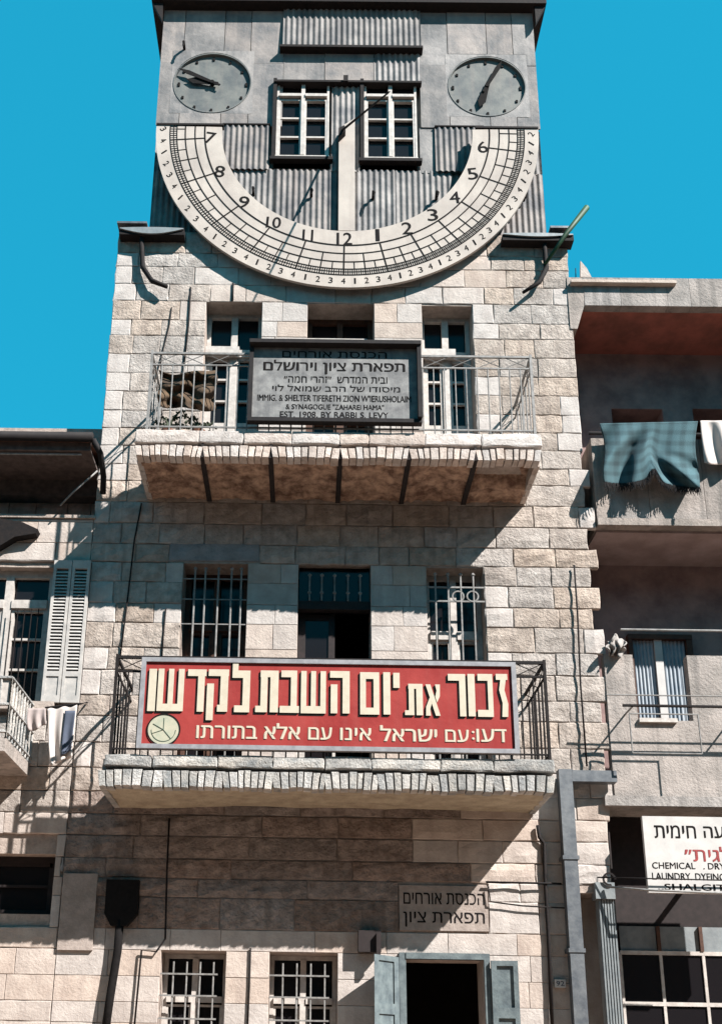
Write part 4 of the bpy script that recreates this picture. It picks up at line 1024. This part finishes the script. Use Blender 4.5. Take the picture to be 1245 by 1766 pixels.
# cloths
def bot(u): return 832-20*math.exp(-((u-.52)/.06)**2)+(3*math.sin(9*u) if u < .5 else 10*math.sin(3.1*(u-.5)))
def warp(u, v):
    # folds sweep from the upper left and centre down to one gathered knot
    kx, kv = .50, .60
    du, dv = u-kx, v-kv; r = math.hypot(du, dv*.8); th = math.atan2(dv, du)
    left = max(0., min(1., (kx+.04-u)/.25)) if u < kx+.04 else 0.
    f = .095*left*math.sin(17*(u+.60*v*(1-v*.35))-1.0)*min(1, v*2.6)
    g_ = .05*math.exp(-(r/.28)**2)*math.sin(7*th)*min(1, r*8)
    h_ = .16*max(0, min(1, (u-.5)*6))*max(0, v-.45)*math.sin(17*(u-.8*(v-.6))-1)
    pull = math.exp(-(du/.16)**2)*v
    return (-16*du*pull+12*(1-u)*v+4*math.sin(5*v+3*u), -3*pull, f+h_-.035*math.exp(-(du/.10)**2)*v*v+.02*math.sin(11*u+6*v)*v)
bk = cloth('blanket', 1034, 1203, lambda u: 730-4*u, bot, -.17, 'plaid', .05, 2.5, 90, 48, warp=warp)
tag(bk, 'teal plaid fringed blanket hung over the right hand balcony', 'blanket')
fr = M(); md = bk.data
nu, nv = 90, 48
for i in range(0, nu+1):
    v = md.vertices[i*(nv+1)+nv].co
    for _ in range(2):
        x = v.x+random.uniform(-.008, .008); L_ = random.uniform(.05, .11)
        fr.tube([(x, v.y, v.z+.01), (x+random.uniform(-.01, .01), v.y-.01, v.z-L_*.5), (x+random.uniform(-.02, .02), v.y-.005, v.z-L_)], [.006, .005, .002], 4)
fr.build('fringe', 'sign_iron', bk, kind='stuff')
o = cloth('sheet', 1208, 1330, 725, lambda u: 798+3*math.sin(7*u), -.14, 'white_cloth', .05, 3.5, 40, 20, warp=lambda u, v: (6*v*(1-u), 0, .02*math.sin(20*u-4*v)))
tag(o, 'white sheet hung beside the teal blanket at the right edge', 'sheet')
o = cloth('rag', 1047, 1077, lambda u: 1106-10*math.sin(3.1*u), lambda u: 1122+12*math.sin(3*u), -.05, 'concrete', .09, 3, 24, 14, warp=lambda u, v: (3*math.sin(9*v+5*u), 3*math.sin(11*u), -.05*math.sin(3.14*v)+.03*math.sin(13*u+7*v))); tag(o, 'small pale rag bundled on the corner of the grey bay', 'cloth')
# roof things
a = P(998, 480, .3)
an = thing('antenna', 'thin television aerial above the right hand roof', 'antenna', (a.x, .3, z_rt))
M().tube([(a.x-.05, .3, z_rt), (a.x-.03, .3, z_rt+.42)], .006, 5).build('mast', 'iron', an)
M().tube([(a.x-.06, .3, z_rt+.24), (a.x+.0, .3, z_rt+.26)], .005, 5).build('crossbar', 'iron', an)
q = [P(1001, 477, .2), P(1020, 477, .2), P(1012, 462, .2), P(1001, 449, .2)]
tag(M().prism([(p_.x, p_.z) for p_ in q], .2, .24).build('gable_end', 'dressed_stone'), 'small white triangular slab standing on the right hand roof', 'slab')
# shop below
m = M(); x0 = P(1052, 1450, .1).x
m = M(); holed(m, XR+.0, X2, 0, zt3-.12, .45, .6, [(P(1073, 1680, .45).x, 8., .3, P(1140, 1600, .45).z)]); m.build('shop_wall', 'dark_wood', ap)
sh = RX(1072, 1300, 1604, 1768, .42)
m = M(); zz = [P(1150, p, .42).z for p in (1604, 1645, 1733, 1830, 1930)]; xs = [P(p, 1690, .42).x for p in (1072, 1142, 1216, 1292, 1370)]
for z in zz[1:]: m.box(xs[0], xs[-1], .40, .44, z-.02, z+.02)
for x in xs: m.box(x-.015, x+.015, .402, .438, zz[-1], zz[1])
win = m.build('shop_window', 'white_wood', ap)
for x in xs[1:]: M().box(x-.025, x+.01, .39, .438, zz[1]+.021, zz[0]+.03).build('upper_bar', 'brown_wood', win)
for a, b in zip(xs, xs[1:]):
    M().box(a+.015, b-.026, .425, .432, zz[1]+.021, zz[0]+.03).build('pane', 'zinc_light', win, label='pale frosted upper pane')
    for c, d in zip(zz[2:], zz[1:]): M().box(a+.016, b-.016, .418, .424, c+.021, d-.021).build('pane', 'glass', win)
# shop sign
y = -.28; x0, x1 = P(1113, 1475, y).x, P(1345, 1475, y).x; z1, z0 = P(1180, 1409, y).z, P(1180, 1541, y).z
ls = thing('shop_sign', 'white laundry shop sign with black and red lettering at the right edge', 'sign', ((x0+x1)/2, y, z0))
M().box(x0, x1, y, y+.05, z0, z1).build('board', 'white_enamel', ls)
m = M(); 
for x in (x0+.3, x1-.3): m.box(x-.02, x+.02, y+.05, .44, z1-.1, z1-.06)
m.build('bracket', 'iron', ls)
def lt(t, l, r, tp, bt, mt_='paint_black', rtl=False, b=.03):
    a, b_, c, d = RX(l, r, tp, bt, y-.003); text(t, a, b_, c, d, y-.003, mt_, 'lettering', ls, bold=b, rtl=rtl)
lt('חימית', 1129, 1200, 1424, 1446, rtl=True); lt('מצבעה', 1214, 1300, 1426, 1446, rtl=True)
lt('״שלגית״', 1181, 1300, 1461, 1487, 'red_print', rtl=True)
lt('CHEMICAL   . DRY CLEANING', 1125, 1330, 1489, 1500); lt('LAUNDRY. DYEING & PRESSING', 1125, 1330, 1507, 1519); lt(',,SHALGIT"', 1135, 1260, 1525, 1538, b=.05)
# grey metal post beside the shop
y = -.05; x0, x1 = P(1040, 1660, y).x, P(1069, 1660, y).x; z1 = P(1050, 1552, y).z
po = thing('shutter_guide', 'pale grey ribbed metal post between the drainpipe and the shop', 'post', (x0, y, 0))
m = M(); m.box(x0, x1, y+.03, y+.14, 0, z1)
k = 6
for q in range(k): a = x0+(x1-x0)*q/k; m.box(a+.006, a+(x1-x0)/k-.006, y+.012, y+.03, 0, z1)
m.build('post', 'zinc_light', po)
M().box(x0-.03, x1+.0, y-.02, y+.15, z1+.003, z1+.17).build('head_box', 'zinc_light', po)
m = M(); m.arcband((x0+x1)/2+.03, z1+.2, .05, .07, 0, 5, y-.04, y-.03, 14); m.build('coil', 'iron', po)
line('cable', [(1046, 1530, -.1), (1120, 1536, -.33), (1300, 1543, -.33)], 0, .012, 'iron_pale', 'pale cable running under the laundry sign', 'cable')
line('cable', [(1030, 1514, -.1), (1120, 1516, -.33), (1300, 1520, -.33)], 0, .007, 'iron', 'thin dark cable crossing the laundry sign lettering', 'cable')
line('cable', [(1046, 1512, -.06), (1030, 1514, -.05), (1030, 1552, -.05)], 0, .009, 'iron_pale', 'short pale cable looping beside the ribbed post head', 'cable')
# dark corner strip between pillar and shop
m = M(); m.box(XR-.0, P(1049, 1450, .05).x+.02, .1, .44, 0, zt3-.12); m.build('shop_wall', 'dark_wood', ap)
# chimney-less dark bits: handled by real shade
